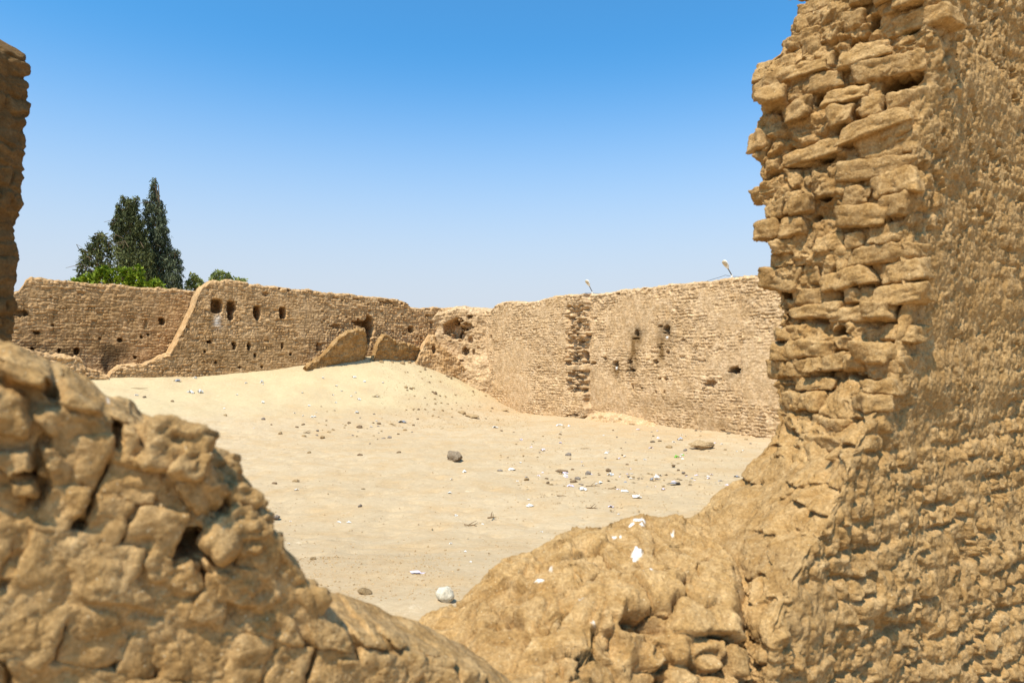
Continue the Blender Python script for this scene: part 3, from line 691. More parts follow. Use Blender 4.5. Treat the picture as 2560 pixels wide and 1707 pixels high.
# --- near left wall, low and sloping
PL = np.array([-1.3, 1.75]); PR = np.array([0., 2.654])
dl = (PR - PL) / np.linalg.norm(PR - PL); nl = np.array([dl[1], -dl[0]])
th = .40
AB = PL - nl * th * .85
sil = [(-330, 760), (-150, 800), (0, 856), (98, 893), (185, 936), (283, 990), (381, 1039), (440, 1064), (464, 1085), (479, 1119), (522, 1137), (566, 1172), (593, 1206), (626, 1262), (664, 1316), (692, 1346), (703, 1385), (716, 1422), (751, 1447), (871, 1491), (980, 1535), (1088, 1580), (1175, 1626), (1252, 1690), (1330, 1770), (1420, 1860), (1500, 1960)]
prof = [sz(x, y, AB, dl) for x, y in sil]
def near_extra(U, Z, D):
    tz = Z + .40 * (U - .6)
    e, r, p = bricks(U + .30 * Z, tz, 606, h=.165, L=.27, joint=.02, jd=.05, off=.004, miss=.015, missd=.05, warp=.03, wf=1.8, tilt=.02, hd=.8, rc=.025, soft=.011, jit=.010, fill=.2)
    topz = np.interp(U, [q[0] for q in prof], [q[1] for q in prof])
    er = sm(.50, .40, (topz - Z) + .12 * fbm(U * 2, Z * 2, 3, 5)) * sm(.82, .66, U)
    g, r2, p2 = bricks(U + .2 * Z, tz, 640, h=.15, L=.24, joint=.016, jd=.085, off=.022, miss=.08, missd=.06, warp=.055, wf=2.2, tilt=.02, hd=.8, rc=.045, soft=.018, jit=.016, fill=.1)
    g = g + .022 * fbm(U * 6, Z * 6, 3, 8) - .03 * np.maximum(0, fbm(U * 11, Z * 11, 3, 10) - .25)
    o = (1 - er) * e + er * g + .022 * fbm(U * 2.5, Z * 2.5, 3, 9) + .006 * fbm(U * 10, Z * 10, 3, 12) + .006 * fbm(U * 36, Z * 36, 3, 13, .6)
    hs_ = [hole(PL, dl, *h) for h in [(503, 1350, 150, 70, .16, 2, .6), (447, 1205, 170, 36, .13, 2, .6), (129, 975, 60, 56, .10, 2, .5), (300, 1085, 30, 80, .10, 2, .5), (268, 1200, 70, 70, .12, 2, .6), (372, 1075, 34, 70, .10, 2, .5), (60, 1195, 60, 26, .08, 2, .5), (620, 1390, 90, 50, .12, 2, .5)]]
    return cut_holes(U, Z, .9 * o + .003, hs_)
P, at = far_wall(PL, dl, nl, sz(-330, 760, PL, dl)[0], sz(1500, 1960, PL, dl)[0], prof, 1.0, th, .0068, 19, dict(h=3., L=5., joint=.01, jd=.0, off=.0, miss=0, warp=.0), (), near_extra, top_amp=.022, ntop=64, shoulder=.03, drop=.05)
# knobs of eroded brick left standing on the top edge
flat = P[:, :].copy()
nt0 = P.shape[1]
uu = np.repeat(np.linspace(sz(-330, 760, PL, dl)[0], sz(1500, 1960, PL, dl)[0], P.shape[0])[:, None], nt0, 1)
off = (P[..., 0] - PL[0]) * nl[0] + (P[..., 1] - PL[1]) * nl[1]
kb, kr, kp = bricks(uu, off, 91, h=.15, L=.24, joint=.02, jd=.03, off=.028, miss=.1, missd=.03, warp=.05, wf=2.5, tilt=.03, hd=.7, rc=.05, soft=.03, jit=.03, fill=.2)
bumpz = .5 * kb * sm(.85, .68, uu) + .020 * fbm(uu * 4, off * 4, 3, 93) + .008 * fbm(uu * 14, off * 14, 3, 94)
arc = (off < .0)
P[..., 2] += np.where(arc, bumpz * sm(0, -.08, off) * sm(-th, -th + .06, off), 0)
at['white'] = sm(.80, .84, perlin(uu * 23, P[..., 2] * 23 + off * 20, 5) * .9) * .6
at['tint'][:] = np.clip(.45 + .5 * fbm(uu * 3, P[..., 2] * 3, 3, 66) * .5, 0, 1)
nw = thing('ruined_wall', 'nearest low wall of big worn mud bricks, its top sloping down to the right', 'wall', (PL[0], PL[1], 1.0))
NW = np.array([PL[0], PL[1], 1.0])
link('wall_core', grid_mesh('wall_core', P - NW, at, caps=(('u', 0), ('u', -1)), flip=False), MUD_NEAR, nw)
pu_ = np.array([q[0] for q in prof]); pz_ = np.array([q[1] for q in prof])
rngb = np.random.default_rng(9)
hs_ = [hole(PL, dl, *h) for h in [(503, 1350, 150, 70), (447, 1205, 150, 40), (129, 975, 60, 56), (300, 1085, 30, 80), (268, 1200, 70, 60)]]
cen = []; DM = []; t3 = np.array([dl[0], dl[1], 0]); n3 = np.array([nl[0], nl[1], 0]); TT = []; UU = []
ct, st_ = math.cos(math.atan(.40)), -math.sin(math.atan(.40))
for (a_, b_, bw, bh) in brick_cells(-.9, 3.6, .4, 4.2, .165, .27, .8, rngb):
    bu = a_; bz_ = b_ - .40 * (bu - .6)                                       # courses sag down to the right
    front_top = float(np.interp(bu, pu_, pz_)) - .05
    if bz_ > front_top - .06 or bz_ < .95 or bu < pu_.min() + .05: continue
    if any(np.hypot((bu - q[0]) / q[2], (bz_ - q[1]) / q[3]) < .9 for q in hs_): continue
    edge = front_top - bz_
    er = edge < .42 and bu < .85
    if rngb.random() < (.06 if er else .02): continue
    o_ = rngb.normal(-.002, .010 if er else .006) + .022 * float(fbm(np.array([bu * 2.5]), np.array([bz_ * 2.5]), 3, 9)[0])
    dep = .2
    c_ = np.array([PL[0], PL[1], 0]) + t3 * bu + n3 * (o_ - dep / 2); c_[2] = bz_
    tt_ = t3 * ct + np.array([0, 0, st_])
    uu_ = -t3 * st_ + np.array([0, 0, ct]) ; uu_ = uu_ - .25 * tt_ * 0
    k = .95 if er else 1.0
    cen.append(c_); TT.append(tt_); UU.append(uu_); DM.append([bw * rngb.uniform(k - .04, k + .06), bh * rngb.uniform(k - .03, k + .06), dep])
nb_ = len(cen)
bv, bf, bt = blocks(np.array(cen), np.array(TT), np.array(UU), np.tile(n3, (nb_, 1)), np.array(DM), rngb, jit=.10, rough=.0065, round_=.22, rot=.028)
z0_ = np.zeros(len(bv))
link('brickwork', soup_mesh('brickwork', bv - NW, bf, dict(tint=bt * .8 + .05, soot=z0_, stain_shade=z0_, white=z0_), smooth=True), MUD_NEAR, nw)
# knocked-about bricks still sitting on the broken edge
cen = []; DM = []; TT = []; UU = []; NN = []
for (px, py, w_, h_, bk) in [(425, 1105, 130, 120, .06), (470, 1150, 70, 80, .02), (545, 1165, 90, 76, .16), (590, 1228, 66, 60, .10), (628, 1330, 58, 120, .05), (575, 1320, 90, 130, .03), (520, 1290, 120, 60, .08), (640, 1275, 60, 60, .14), (500, 1215, 120, 90, .05)]:
    A_ = PL - nl * bk; s_, z_ = sz(px, py, A_, dl); Y_ = on_line(px, A_, dl)[1]
    c_ = np.array([A_[0] + dl[0] * s_, A_[1] + dl[1] * s_, z_]); rt = rngb.normal(-.45, .15)
    tt_ = t3 * math.cos(rt) + np.array([0, 0, math.sin(rt)]); uu_ = -t3 * math.sin(rt) + np.array([0, 0, math.cos(rt)])
    cen.append(c_); TT.append(tt_); UU.append(uu_); NN.append(n3); DM.append([w_ / F * Y_ * 1.15, h_ / F * Y_, .16])
bv, bf, bt = blocks(np.array(cen), np.array(TT), np.array(UU), np.array(NN), np.array(DM), rngb, jit=.12, rough=.012, round_=.5, rot=.1)
z0_ = np.zeros(len(bv))
link('loose_bricks', soup_mesh('loose_bricks', bv - NW, bf, dict(tint=bt * .8 + .05, soot=z0_, stain_shade=z0_, white=z0_), smooth=True), MUD_NEAR, nw)

# --- pier at the left edge, its shade deepened in the mud colour
silp = [(-40, -40, 0), (-20, 60, .0), (10, 78, .0), (26, 86, 0), (50, 112, 0), (70, 142, 0), (78, 172, 0), (76, 250, 0), (70, 330, 0), (61, 455, 0), (56, 565, 0), (50, 650, 0), (47, 700, 0), (43, 790, 0), (38, 860, 0), (34, 1000, 0), (30, 1500, 0)]
fr = [pxz(x, y, 6.0) for x, y, _ in silp[2:]]
ztop = fr[0][2]
fr.append(np.array([fr[0][0] - .35, 6.0, ztop + .06]))
nr = [q + np.array([-.36, -.95, 0]) for q in fr]; nl_ = [q + np.array([-1.5, -.5, 0]) for q in fr]; fl = [q + np.array([-1.0, .5, 0]) for q in fr]
zs = np.linspace(.6, ztop + .05, 520)
Qs, nrm, U, Z = path_wall([fr, fl, nl_, nr], (60, 30, 60, 110), zs, None, 7, closed=True)
nrm = nrm * 1.0
# path runs clockwise or not: make normals point away from the centroid
cen = Qs.mean(0, keepdims=True)
sgn = np.sign(((Qs - cen) * nrm).sum(-1).mean())
nrm = nrm * sgn
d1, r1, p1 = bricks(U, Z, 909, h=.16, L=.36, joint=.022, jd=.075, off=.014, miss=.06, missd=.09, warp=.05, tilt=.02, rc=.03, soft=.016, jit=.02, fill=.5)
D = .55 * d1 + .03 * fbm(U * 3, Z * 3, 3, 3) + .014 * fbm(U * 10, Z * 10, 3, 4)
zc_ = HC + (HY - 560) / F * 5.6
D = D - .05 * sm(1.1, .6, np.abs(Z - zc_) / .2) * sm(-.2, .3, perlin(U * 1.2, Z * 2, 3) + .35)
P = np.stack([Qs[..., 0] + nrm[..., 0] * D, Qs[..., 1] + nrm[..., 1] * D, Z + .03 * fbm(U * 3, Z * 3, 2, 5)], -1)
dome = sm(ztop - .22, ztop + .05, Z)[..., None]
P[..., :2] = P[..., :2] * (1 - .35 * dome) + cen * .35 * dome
at = dict(tint=np.clip(.35 + .5 * (r1 - .5), 0, 1), soot=P[..., 0] * 0, stain_shade=P[..., 0] * 0 + .25, white=P[..., 0] * 0)  # even brown tone adds to the pier's painted shade
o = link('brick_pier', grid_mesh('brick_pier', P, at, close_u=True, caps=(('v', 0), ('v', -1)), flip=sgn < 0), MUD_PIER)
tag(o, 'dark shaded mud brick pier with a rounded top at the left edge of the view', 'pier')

# ------------------------------------------------------------------ vegetation
def leaf_material(name, dark, light):
    m, nt, b = mat_new(name)
    b.inputs['Roughness'].default_value = .7; b.inputs['Specular IOR Level'].default_value = .2
    at = N(nt, 'ShaderNodeAttribute', attribute_name='tint')
    c = mixc(nt, at.outputs['Fac'], dark, light)
    nt.links.new(c, b.inputs['Base Color'])
    tr = N(nt, 'ShaderNodeBsdfTranslucent'); nt.links.new(c, tr.inputs['Color'])
    mx_ = N(nt, 'ShaderNodeMixShader'); mx_.inputs[0].default_value = .25
    nt.links.new(b.outputs[0], mx_.inputs[1]); nt.links.new(tr.outputs[0], mx_.inputs[2])
    nt.links.new(mx_.outputs[0], nt.nodes['Material Output'].inputs['Surface'])
    return m
LEAF_DARK = leaf_material('dark_needles', (.026, .036, .012), (.20, .21, .075))
LEAF_GREY = leaf_material('grey_needles', (.026, .038, .020), (.20, .225, .12))
LEAF_BRIGHT = leaf_material('bright_leaves', (.09, .15, .004), (.29, .345, .025))
LEAF_OLIVE = leaf_material('olive_leaves', (.10, .13, .03), (.34, .36, .11))
BARK = plain('bark', (.16, .115, .07), .9, .1)

def leaves(clumps, Y, rng, dens, size, hang, depth_k=1.0, aspect=3.0):
    """clumps: (px, py, rx, ry in photo px); returns vertices relative to nothing (world), quads, tint"""
    V = []; T = []
    for (px, py, rx, ry) in clumps:
        c = pxz(px, py, Y); ax = rx / F * Y; az = ry / F * Y; ay = max(ax, .5) * depth_k
        c[1] += rng.uniform(-.5, .5) * ax * depth_k
        n = max(12, int(dens * (ax * az) ** .85))
        v = rng.normal(size=(n, 3)); v /= np.linalg.norm(v, axis=1, keepdims=True)
        r = rng.random((n, 1)) ** .38
        r = r * (1 + .28 * np.sin(v[:, :1] * 5 + px) * np.cos(v[:, 2:] * 6 + py))
        p = c + v * r * np.array([ax, ay, az])
        ln = size * rng.uniform(.6, 1.6, n); wd = ln / aspect * rng.uniform(.7, 1.3, n)
        dirv = rng.normal(size=(n, 3)) * (1 - hang); dirv[:, 2] -= hang * 1.6
        dirv /= np.linalg.norm(dirv, axis=1, keepdims=True)
        side = np.cross(dirv, rng.normal(size=(n, 3))); side /= np.linalg.norm(side, axis=1, keepdims=True)
        a = dirv * ln[:, None]; s_ = side * wd[:, None] * .5
        V.append(np.stack([p - s_, p + s_, p + a + s_ * .5, p + a - s_ * .5], 1).reshape(-1, 3))
        t = np.clip(rng.normal(.40, .28, n) + rng.uniform(-.28, .28), 0, 1)
        T.append(np.repeat(t, 4))
    V = np.concatenate(V); T = np.concatenate(T)
    return V, np.arange(len(V)).reshape(-1, 4), T

def tube(pts, radii, nseg=8):
    pts = np.asarray(pts, float); V = []; Fq = []
    for i, p in enumerate(pts):
        t = pts[min(i + 1, len(pts) - 1)] - pts[max(i - 1, 0)]; t /= np.linalg.norm(t)
        a = np.cross(t, [0.31, .9, .2]); a /= np.linalg.norm(a); b_ = np.cross(t, a)
        for k in range(nseg):
            w = 2 * math.pi * k / nseg; V.append(p + radii[i] * (math.cos(w) * a + math.sin(w) * b_))
    for i in range(len(pts) - 1):
        for k in range(nseg):
            Fq.append((i * nseg + k, i * nseg + (k + 1) % nseg, (i + 1) * nseg + (k + 1) % nseg, (i + 1) * nseg + k))
    return np.array(V), np.array(Fq)

def join(parts):
    V = []; Fq = []; n = 0
    for v, f in parts: V.append(v); Fq.append(f + n); n += len(v)
    return np.concatenate(V), np.concatenate(Fq)

def tree(name, label, Y, base_px, top_py, clumps, mat, seed, dens, size, hang, trunk_r=.3, depth_k=1.0, aspect=3., twigs=0):
    rng = np.random.default_rng(seed)
    bx = (base_px - CX) / F * Y
    root = thing(name, label, name.replace('_', ' ') if name in ('bush',) else 'tree', (bx, Y, 0), None)
    V, Q, T = leaves(clumps, Y, rng, dens, size, hang, depth_k, aspect)
    o = link('crown', soup_mesh('crown', V - np.array([bx, Y, 0]), Q, dict(tint=T)), mat, root)
    ztop = HC + (HY - top_py) / F * Y
    pts = [np.array([math.sin(k * 1.3 + seed) * .12 * k / 6, 0, ztop * .97 * k / 8]) for k in range(9)]
    parts = [tube(pts, [trunk_r * (1 - .9 * k / 8) for k in range(9)])]
    for (px, py, rx, ry) in clumps:
        c = pxz(px, py, Y) - np.array([bx, Y, 0])
        k = max(.5, c[2] - .5 * abs(c[0]) - ry / F * Y * .6); k = min(k, ztop * .9)
        s0 = np.array([0, 0, k]); m_ = (s0 + c) / 2 + np.array([0, 0, .25 * abs(c[0])])
        parts.append(tube([s0, m_, c, c + np.array([.2, 0, ry / F * Y * .7])], [trunk_r * .3, trunk_r * .22, trunk_r * .12, trunk_r * .04], 5))
    for _ in range(twigs):
        px, py, rx, ry = clumps[rng.integers(len(clumps))]
        c = pxz(px + rng.normal() * rx * .5, py + rng.normal() * ry * .4, Y) - np.array([bx, Y + rx / F * Y * .8, 0])
        parts.append(tube([c, c + np.array([rng.normal() * .3, -.1, .5]), c + np.array([rng.normal() * .9, -.1, .2])], [.04, .03, .012], 4))
    v, f = join(parts)
    link('trunk', soup_mesh('trunk', v, f, smooth=True), BARK, root)
    return root

tall = [(386, 455, 5, 14), (381, 470, 6, 16), (380, 495, 8, 16), (389, 492, 7, 18), (384, 520, 11, 16), (363, 505, 6, 9), (396, 512, 11, 16), (402, 530, 12, 16), (372, 520, 8, 14), (366, 535, 8, 14), (392, 548, 14, 18), (406, 552, 10, 16), (376, 555, 10, 16), (410, 575, 12, 18), (396, 580, 12, 16), (378, 575, 11, 14),
        (413, 600, 11, 16), (398, 605, 15, 18), (384, 600, 12, 18), (416, 622, 12, 14), (400, 632, 17, 18), (384, 632, 14, 20), (425, 640, 12, 14), (441, 632, 8, 12), (446, 652, 7, 10), (412, 655, 18, 18), (432, 662, 14, 18), (392, 662, 16, 20), (448, 672, 7, 10), (376, 660, 14, 22),
        (436, 690, 16, 18), (412, 690, 18, 20), (448, 700, 8, 12), (390, 692, 18, 24), (370, 695, 14, 20), (420, 715, 22, 14), (444, 716, 12, 12)]
tall = [(x, y, rx * (1.0 if y < 540 else 1.3), ry) for x, y, rx, ry in tall]
tree('conifer_tree', 'tallest tree, a narrow drooping spire of grey-green foliage beyond the left wall', 60, 395, 446, tall, LEAF_GREY, 5, 900, .20, .55, .35, .8, 3.0, 5)
mid = [(308, 500, 8, 12), (322, 505, 9, 12), (338, 504, 9, 14), (316, 525, 14, 16), (334, 525, 14, 18), (298, 522, 8, 14), (300, 545, 12, 16), (320, 550, 18, 20), (342, 548, 13, 18), (352, 560, 7, 14), (284, 562, 9, 14), (300, 572, 14, 18), (322, 578, 18, 22), (345, 580, 14, 20),
       (290, 590, 12, 16), (310, 605, 18, 22), (332, 610, 18, 24), (352, 610, 12, 20), (296, 625, 14, 20), (318, 640, 18, 24), (340, 645, 18, 24), (358, 645, 14, 22), (302, 660, 16, 22), (325, 675, 20, 22), (350, 680, 18, 22), (370, 640, 12, 20), (372, 690, 14, 20), (360, 590, 9, 18), (362, 615, 11, 20), (366, 665, 14, 22)]
mid = [(x, y, rx * (1.05 if y < 530 else 1.25), ry * 1.1) for x, y, rx, ry in mid]
tree('conifer_tree', 'dense dark green tree with blunt double top, in the middle of the tree clump', 58.5, 325, 494, mid, LEAF_DARK, 6, 900, .20, .50, .4, .8, 3.0, 6)
lft = [(250, 586, 10, 10), (236, 596, 9, 10), (262, 600, 12, 12), (244, 612, 14, 14), (270, 618, 12, 14), (222, 615, 8, 10), (230, 628, 12, 12), (208, 628, 7, 7), (252, 636, 14, 14), (216, 640, 11, 12), (274, 640, 10, 14), (205, 655, 9, 10), (226, 655, 12, 12), (246, 660, 12, 12), (204, 675, 9, 12), (200, 690, 7, 10), (268, 662, 12, 14), (222, 678, 9, 10), (242, 684, 10, 12), (205, 704, 9, 10)]
tree('broadleaf_tree', 'lower dark tree with open ragged crown at the left of the tree clump', 59, 245, 600, lft, LEAF_DARK, 7, 560, .22, .35, .25, .9, 2.4, 8)
br = [(220, 690, 14, 12), (212, 700, 10, 10), (252, 672, 11, 9), (264, 668, 10, 8), (272, 680, 16, 14), (246, 686, 16, 14), (296, 672, 10, 8), (312, 676, 12, 10), (330, 674, 8, 8), (344, 668, 7, 8), (350, 682, 11, 12), (330, 690, 18, 14), (300, 692, 20, 14), (270, 700, 22, 14), (352, 700, 12, 12), (235, 702, 16, 12), (320, 706, 26, 12), (348, 712, 18, 10)]
br = [(x, y + 2, rx * .82, ry * .85) for x, y, rx, ry in br]
tree('bush', 'bright yellow-green leafy bush showing above the shaded wall, before the trees', 46, 285, 690, br, LEAF_BRIGHT, 8, 900, .18, .1, .15, .8, 1.6)
tree('bush', 'small bright green sprig of leaves right of the yellow-green bush', 45, 385, 705, [(380, 708, 9, 6), (390, 702, 7, 7), (386, 714, 12, 8), (398, 716, 6, 6), (372, 714, 6, 6)], LEAF_BRIGHT, 9, 600, .22, .1, .08, .8, 1.6)
tree('bush', 'small bright green sprig of leaves at the far left end of the bushes', 46, 190, 700, [(190, 700, 7, 7), (182, 706, 7, 5), (198, 706, 7, 6), (188, 712, 12, 8)], LEAF_BRIGHT, 10, 600, .22, .1, .08, .8, 1.6)
tree('bush', 'rounded olive bush behind the dip between the two left walls', 62, 488, 700, [(488, 698, 12, 10), (475, 704, 10, 10), (500, 704, 11, 11), (468, 716, 9, 10), (490, 714, 20, 12), (510, 716, 9, 10), (486, 690, 8, 6)], LEAF_OLIVE, 11, 420, .22, .25, .15, .8, 2.)
tree('bush', 'olive bush peeping over the highest end of the wall with openings', 61, 550, 690, [(548, 686, 10, 8), (535, 690, 9, 8), (563, 688, 10, 8), (572, 692, 8, 8), (540, 700, 14, 8), (560, 700, 16, 8), (526, 698, 6, 6), (545, 680, 5, 4)], LEAF_OLIVE, 12, 420, .22, .25, .15, .8, 2.)
tree('bush', 'smallest olive bush top just showing over the wall with openings', 61, 598, 700, [(590, 699, 7, 4), (600, 697, 8, 5), (610, 700, 7, 4), (600, 704, 14, 6)], LEAF_OLIVE, 13, 420, .22, .25, .12, .8, 2.)

# ------------------------------------------------------------------ lamps on the right wall
WHITE = plain('white_enamel', (.80, .79, .75), .4, .4)
LENS = plain('aged_lens', (.56, .46, .31), .3, .5)
STEEL = plain('dark_steel', (.13, .115, .10), .5, .4, .3)
CABLE = plain('black_cable', (.03, .03, .03), .6, .3)
def lamp(px, py, label, tilt, head_len):
    s, z = sz(px, py, C2, dR); base = C2 + dR * s - nR * .55
    root = thing('wall_lamp', label, 'lamp', (base[0], base[1], z - .12), 'street lamps on the right wall')
    n3 = np.array([nR[0], nR[1], 0.]); t3 = np.array([dR[0], dR[1], 0.]); up = np.array([0, 0, 1.])
    post = tube([np.zeros(3), up * .26], [.03, .03]); link('post', soup_mesh('post', *post, smooth=True), WHITE, root)
    bx = tube([up * .16 + n3 * .03, up * .27 + n3 * .03], [.055, .055], 6); link('bracket', soup_mesh('bracket', *bx), WHITE, root)
    ax = n3 * math.sin(tilt) + up * math.cos(tilt) - t3 * .12; ax /= np.linalg.norm(ax)
    a0 = up * .22; a1 = a0 + ax * .44
    v = tube([a0, a1], [.025, .022]); link('arm', soup_mesh('arm', *v, smooth=True), STEEL, root)
    dn = n3 * math.cos(tilt) - up * math.sin(tilt)                  # the way the lens looks
    dn = dn - ax * dn.dot(ax); dn /= np.linalg.norm(dn); sd = np.cross(ax, dn)
    def shell(w0, up_h, dn_h, ofs, l0, l1):
        V = []; Fq = []; ns = 16; nr_ = 14
        for i in range(ns + 1):
            t = i / ns; L_ = l0 + (l1 - l0) * t
            w = w0 * (.30 + .70 * sm(.02, .45, t)) * math.sqrt(max(.0, 1 - max(0, (t - .62) / .38) ** 2.4)) + .002
            for k in range(nr_):
                a = 2 * math.pi * k / nr_; ca, sa = math.cos(a), math.sin(a)
                V.append(a1 + ax * L_ + sd * w * ca + dn * (ofs + (dn_h if sa > 0 else up_h) * sa * (w / w0)))
        for i in range(ns):
            for k in range(nr_): Fq.append((i * nr_ + k, i * nr_ + (k + 1) % nr_, (i + 1) * nr_ + (k + 1) % nr_, (i + 1) * nr_ + k))
        return np.array(V), np.array(Fq)
    link('housing', soup_mesh('housing', *shell(.13, .10, .02, 0, -.06, head_len), smooth=True), WHITE, root)
    link('lens', soup_mesh('lens', *shell(.115, .01, .06, .02, head_len * .28, head_len * .97), smooth=True), LENS, root)
    return root, base, z
l1 = lamp(1812, 694, 'larger white street lamp on the wall top, nearest the tall right pier', math.radians(36), .45)
l2 = lamp(1464, 735, 'smaller white street lamp on the wall top, above the ragged vertical scar', math.radians(30), .42)
def cable(pts, label):
    w = []
    for x, y in pts:
        s, z = sz(x, y, C2 - nR * .5, dR); q = C2 - nR * .5 + dR * s; w.append(np.array([q[0], q[1], z]))
    o = link('cable', soup_mesh('cable', *tube(w, [.009] * len(w), 5), smooth=True), CABLE)
    tag(o, label, 'cable', 'cables along the wall top')
cable([(1760, 705), (1786, 697), (1800, 693), (1813, 688), (1830, 691), (1850, 692), (1870, 692)], 'thin dark cable strung over the wall top at the larger lamp')
cable([(1440, 740), (1455, 735), (1466, 732), (1480, 733), (1495, 734), (1510, 734)], 'thin dark cable strung over the wall top at the smaller lamp')

# ------------------------------------------------------------------ stones and litter
def rock_mesh(name, seed, flat=.65, sub=3, rough=.28, sx=1.25):
    bm = bmesh.new(); bmesh.ops.create_icosphere(bm, subdivisions=sub, radius=.5)
    rng = random.Random(seed)
    pl = [(Vector((rng.gauss(0, 1), rng.gauss(0, 1), rng.gauss(0, 1))).normalized(), rng.uniform(.30, .46)) for _ in range(9)]
    from mathutils import noise as mn
    for v in bm.verts:
        p = v.co.copy()
        for nn, dd in pl:
            k = p.dot(nn) - dd
            if k > 0: p -= nn * k * .85
        p *= 1 + rough * mn.noise(p * 3 + Vector((seed, 0, 0))) + rough * .4 * mn.noise(p * 9 + Vector((0, seed, 0)))
        v.co = Vector((p.x * sx, p.y, p.z * flat))
    me = bpy.data.meshes.new(name); bm.to_mesh(me); bm.free()
    for q in me.polygons: q.use_smooth = True
    return me
def scrap_mesh(name, seed):
    rng = random.Random(seed); n = 5
    V = []; Fq = []
    for i in range(n):
        for j in range(n):
            V.append((i / (n - 1) - .5 + rng.uniform(-.09, .09), (j / (n - 1) - .5) * .7 + rng.uniform(-.09, .09), rng.uniform(0, .32) * (1 - .5 * abs(i - 2) / 2)))
    for i in range(n - 1):
        for j in range(n - 1):
            if (i, j) in ((0, 0), (n - 2, n - 2)) and rng.random() < .7: continue
            Fq.append((i * n + j, (i + 1) * n + j, (i + 1) * n + j + 1, i * n + j + 1))
    return soup_mesh(name, V, Fq)
STONE_BROWN = mud_material('brown_stone', (.26, .175, .10), (.20, .13, .075), (.33, .235, .145), grain=14, bump=.02, attr=False, coarse=2.)
STONE_DARK = mud_material('dark_stone', (.27, .205, .14), (.20, .15, .10), (.36, .28, .20), grain=12, bump=.03, attr=False, coarse=3.)
STONE_GREY = mud_material('grey_stone', (.30, .25, .21), (.24, .19, .16), (.38, .33, .28), grain=14, bump=.02, attr=False, coarse=2.)
STONE_TAN = mud_material('tan_stone', (.42, .29, .155), (.35, .235, .115), (.50, .37, .22), grain=14, bump=.02, attr=False, coarse=2.)
STONE_WHITE = mud_material('white_stone', (.80, .75, .62), (.74, .67, .52), (.84, .80, .70), grain=12, bump=.02, attr=False, coarse=3.)
PAPER = plain('paper', (.68, .66, .62), .8, .2); PLASTIC_GREY = plain('grey_plastic', (.25, .25, .27), .5, .4)
PLASTIC_BLUE = plain('pale_blue_plastic', (.50, .56, .68), .4, .4); PLASTIC_MAUVE = plain('mauve_plastic', (.66, .58, .66), .4, .4)
GREEN = plain('green_leaf', (.16, .36, .04), .6, .3); TWIG = plain('dry_twig', (.19, .115, .055), .9, .1)
ROCKS = [rock_mesh('stone', k) for k in range(6)]
ROCKS_FLAT = [rock_mesh('stone', k + 20, flat=.4, sx=1.5) for k in range(4)]
SCRAPS = [scrap_mesh('scrap', k) for k in range(6)]
MESH_CACHE = {}
def with_mat(me, mat):
    k = (me.name, mat.name)
    if k not in MESH_CACHE:
        m2 = me.copy(); m2.materials.clear(); m2.materials.append(mat); MESH_CACHE[k] = m2
    return MESH_CACHE[k]
def put(name, me, mat, px, py, w, h, label, cat, group=None, sink=.25, flat=None):
    p = ground_px(px, py + h * .35); Wm = w / F * p[1]; Hm = h / F * p[1]
    o = bpy.data.objects.new(name, with_mat(me, mat)); COL.objects.link(o)
    bb = np.array([v.co for v in me.vertices]); ex = bb.max(0) - bb.min(0)
    sx = Wm / ex[0]; sz_ = Hm / ex[2] * (1.0 if flat is None else flat)
    o.scale = (sx, sx * random.uniform(.75, 1.1), sz_)
    o.rotation_euler = (random.uniform(-.15, .15), random.uniform(-.15, .15), random.uniform(-.5, .5) + (math.pi if random.random() < .5 else 0))
    o.location = (p[0], p[1], p[2] - bb.min(0)[2] * sz_ - sink * Hm)
    tag(o, label, cat, group); return o

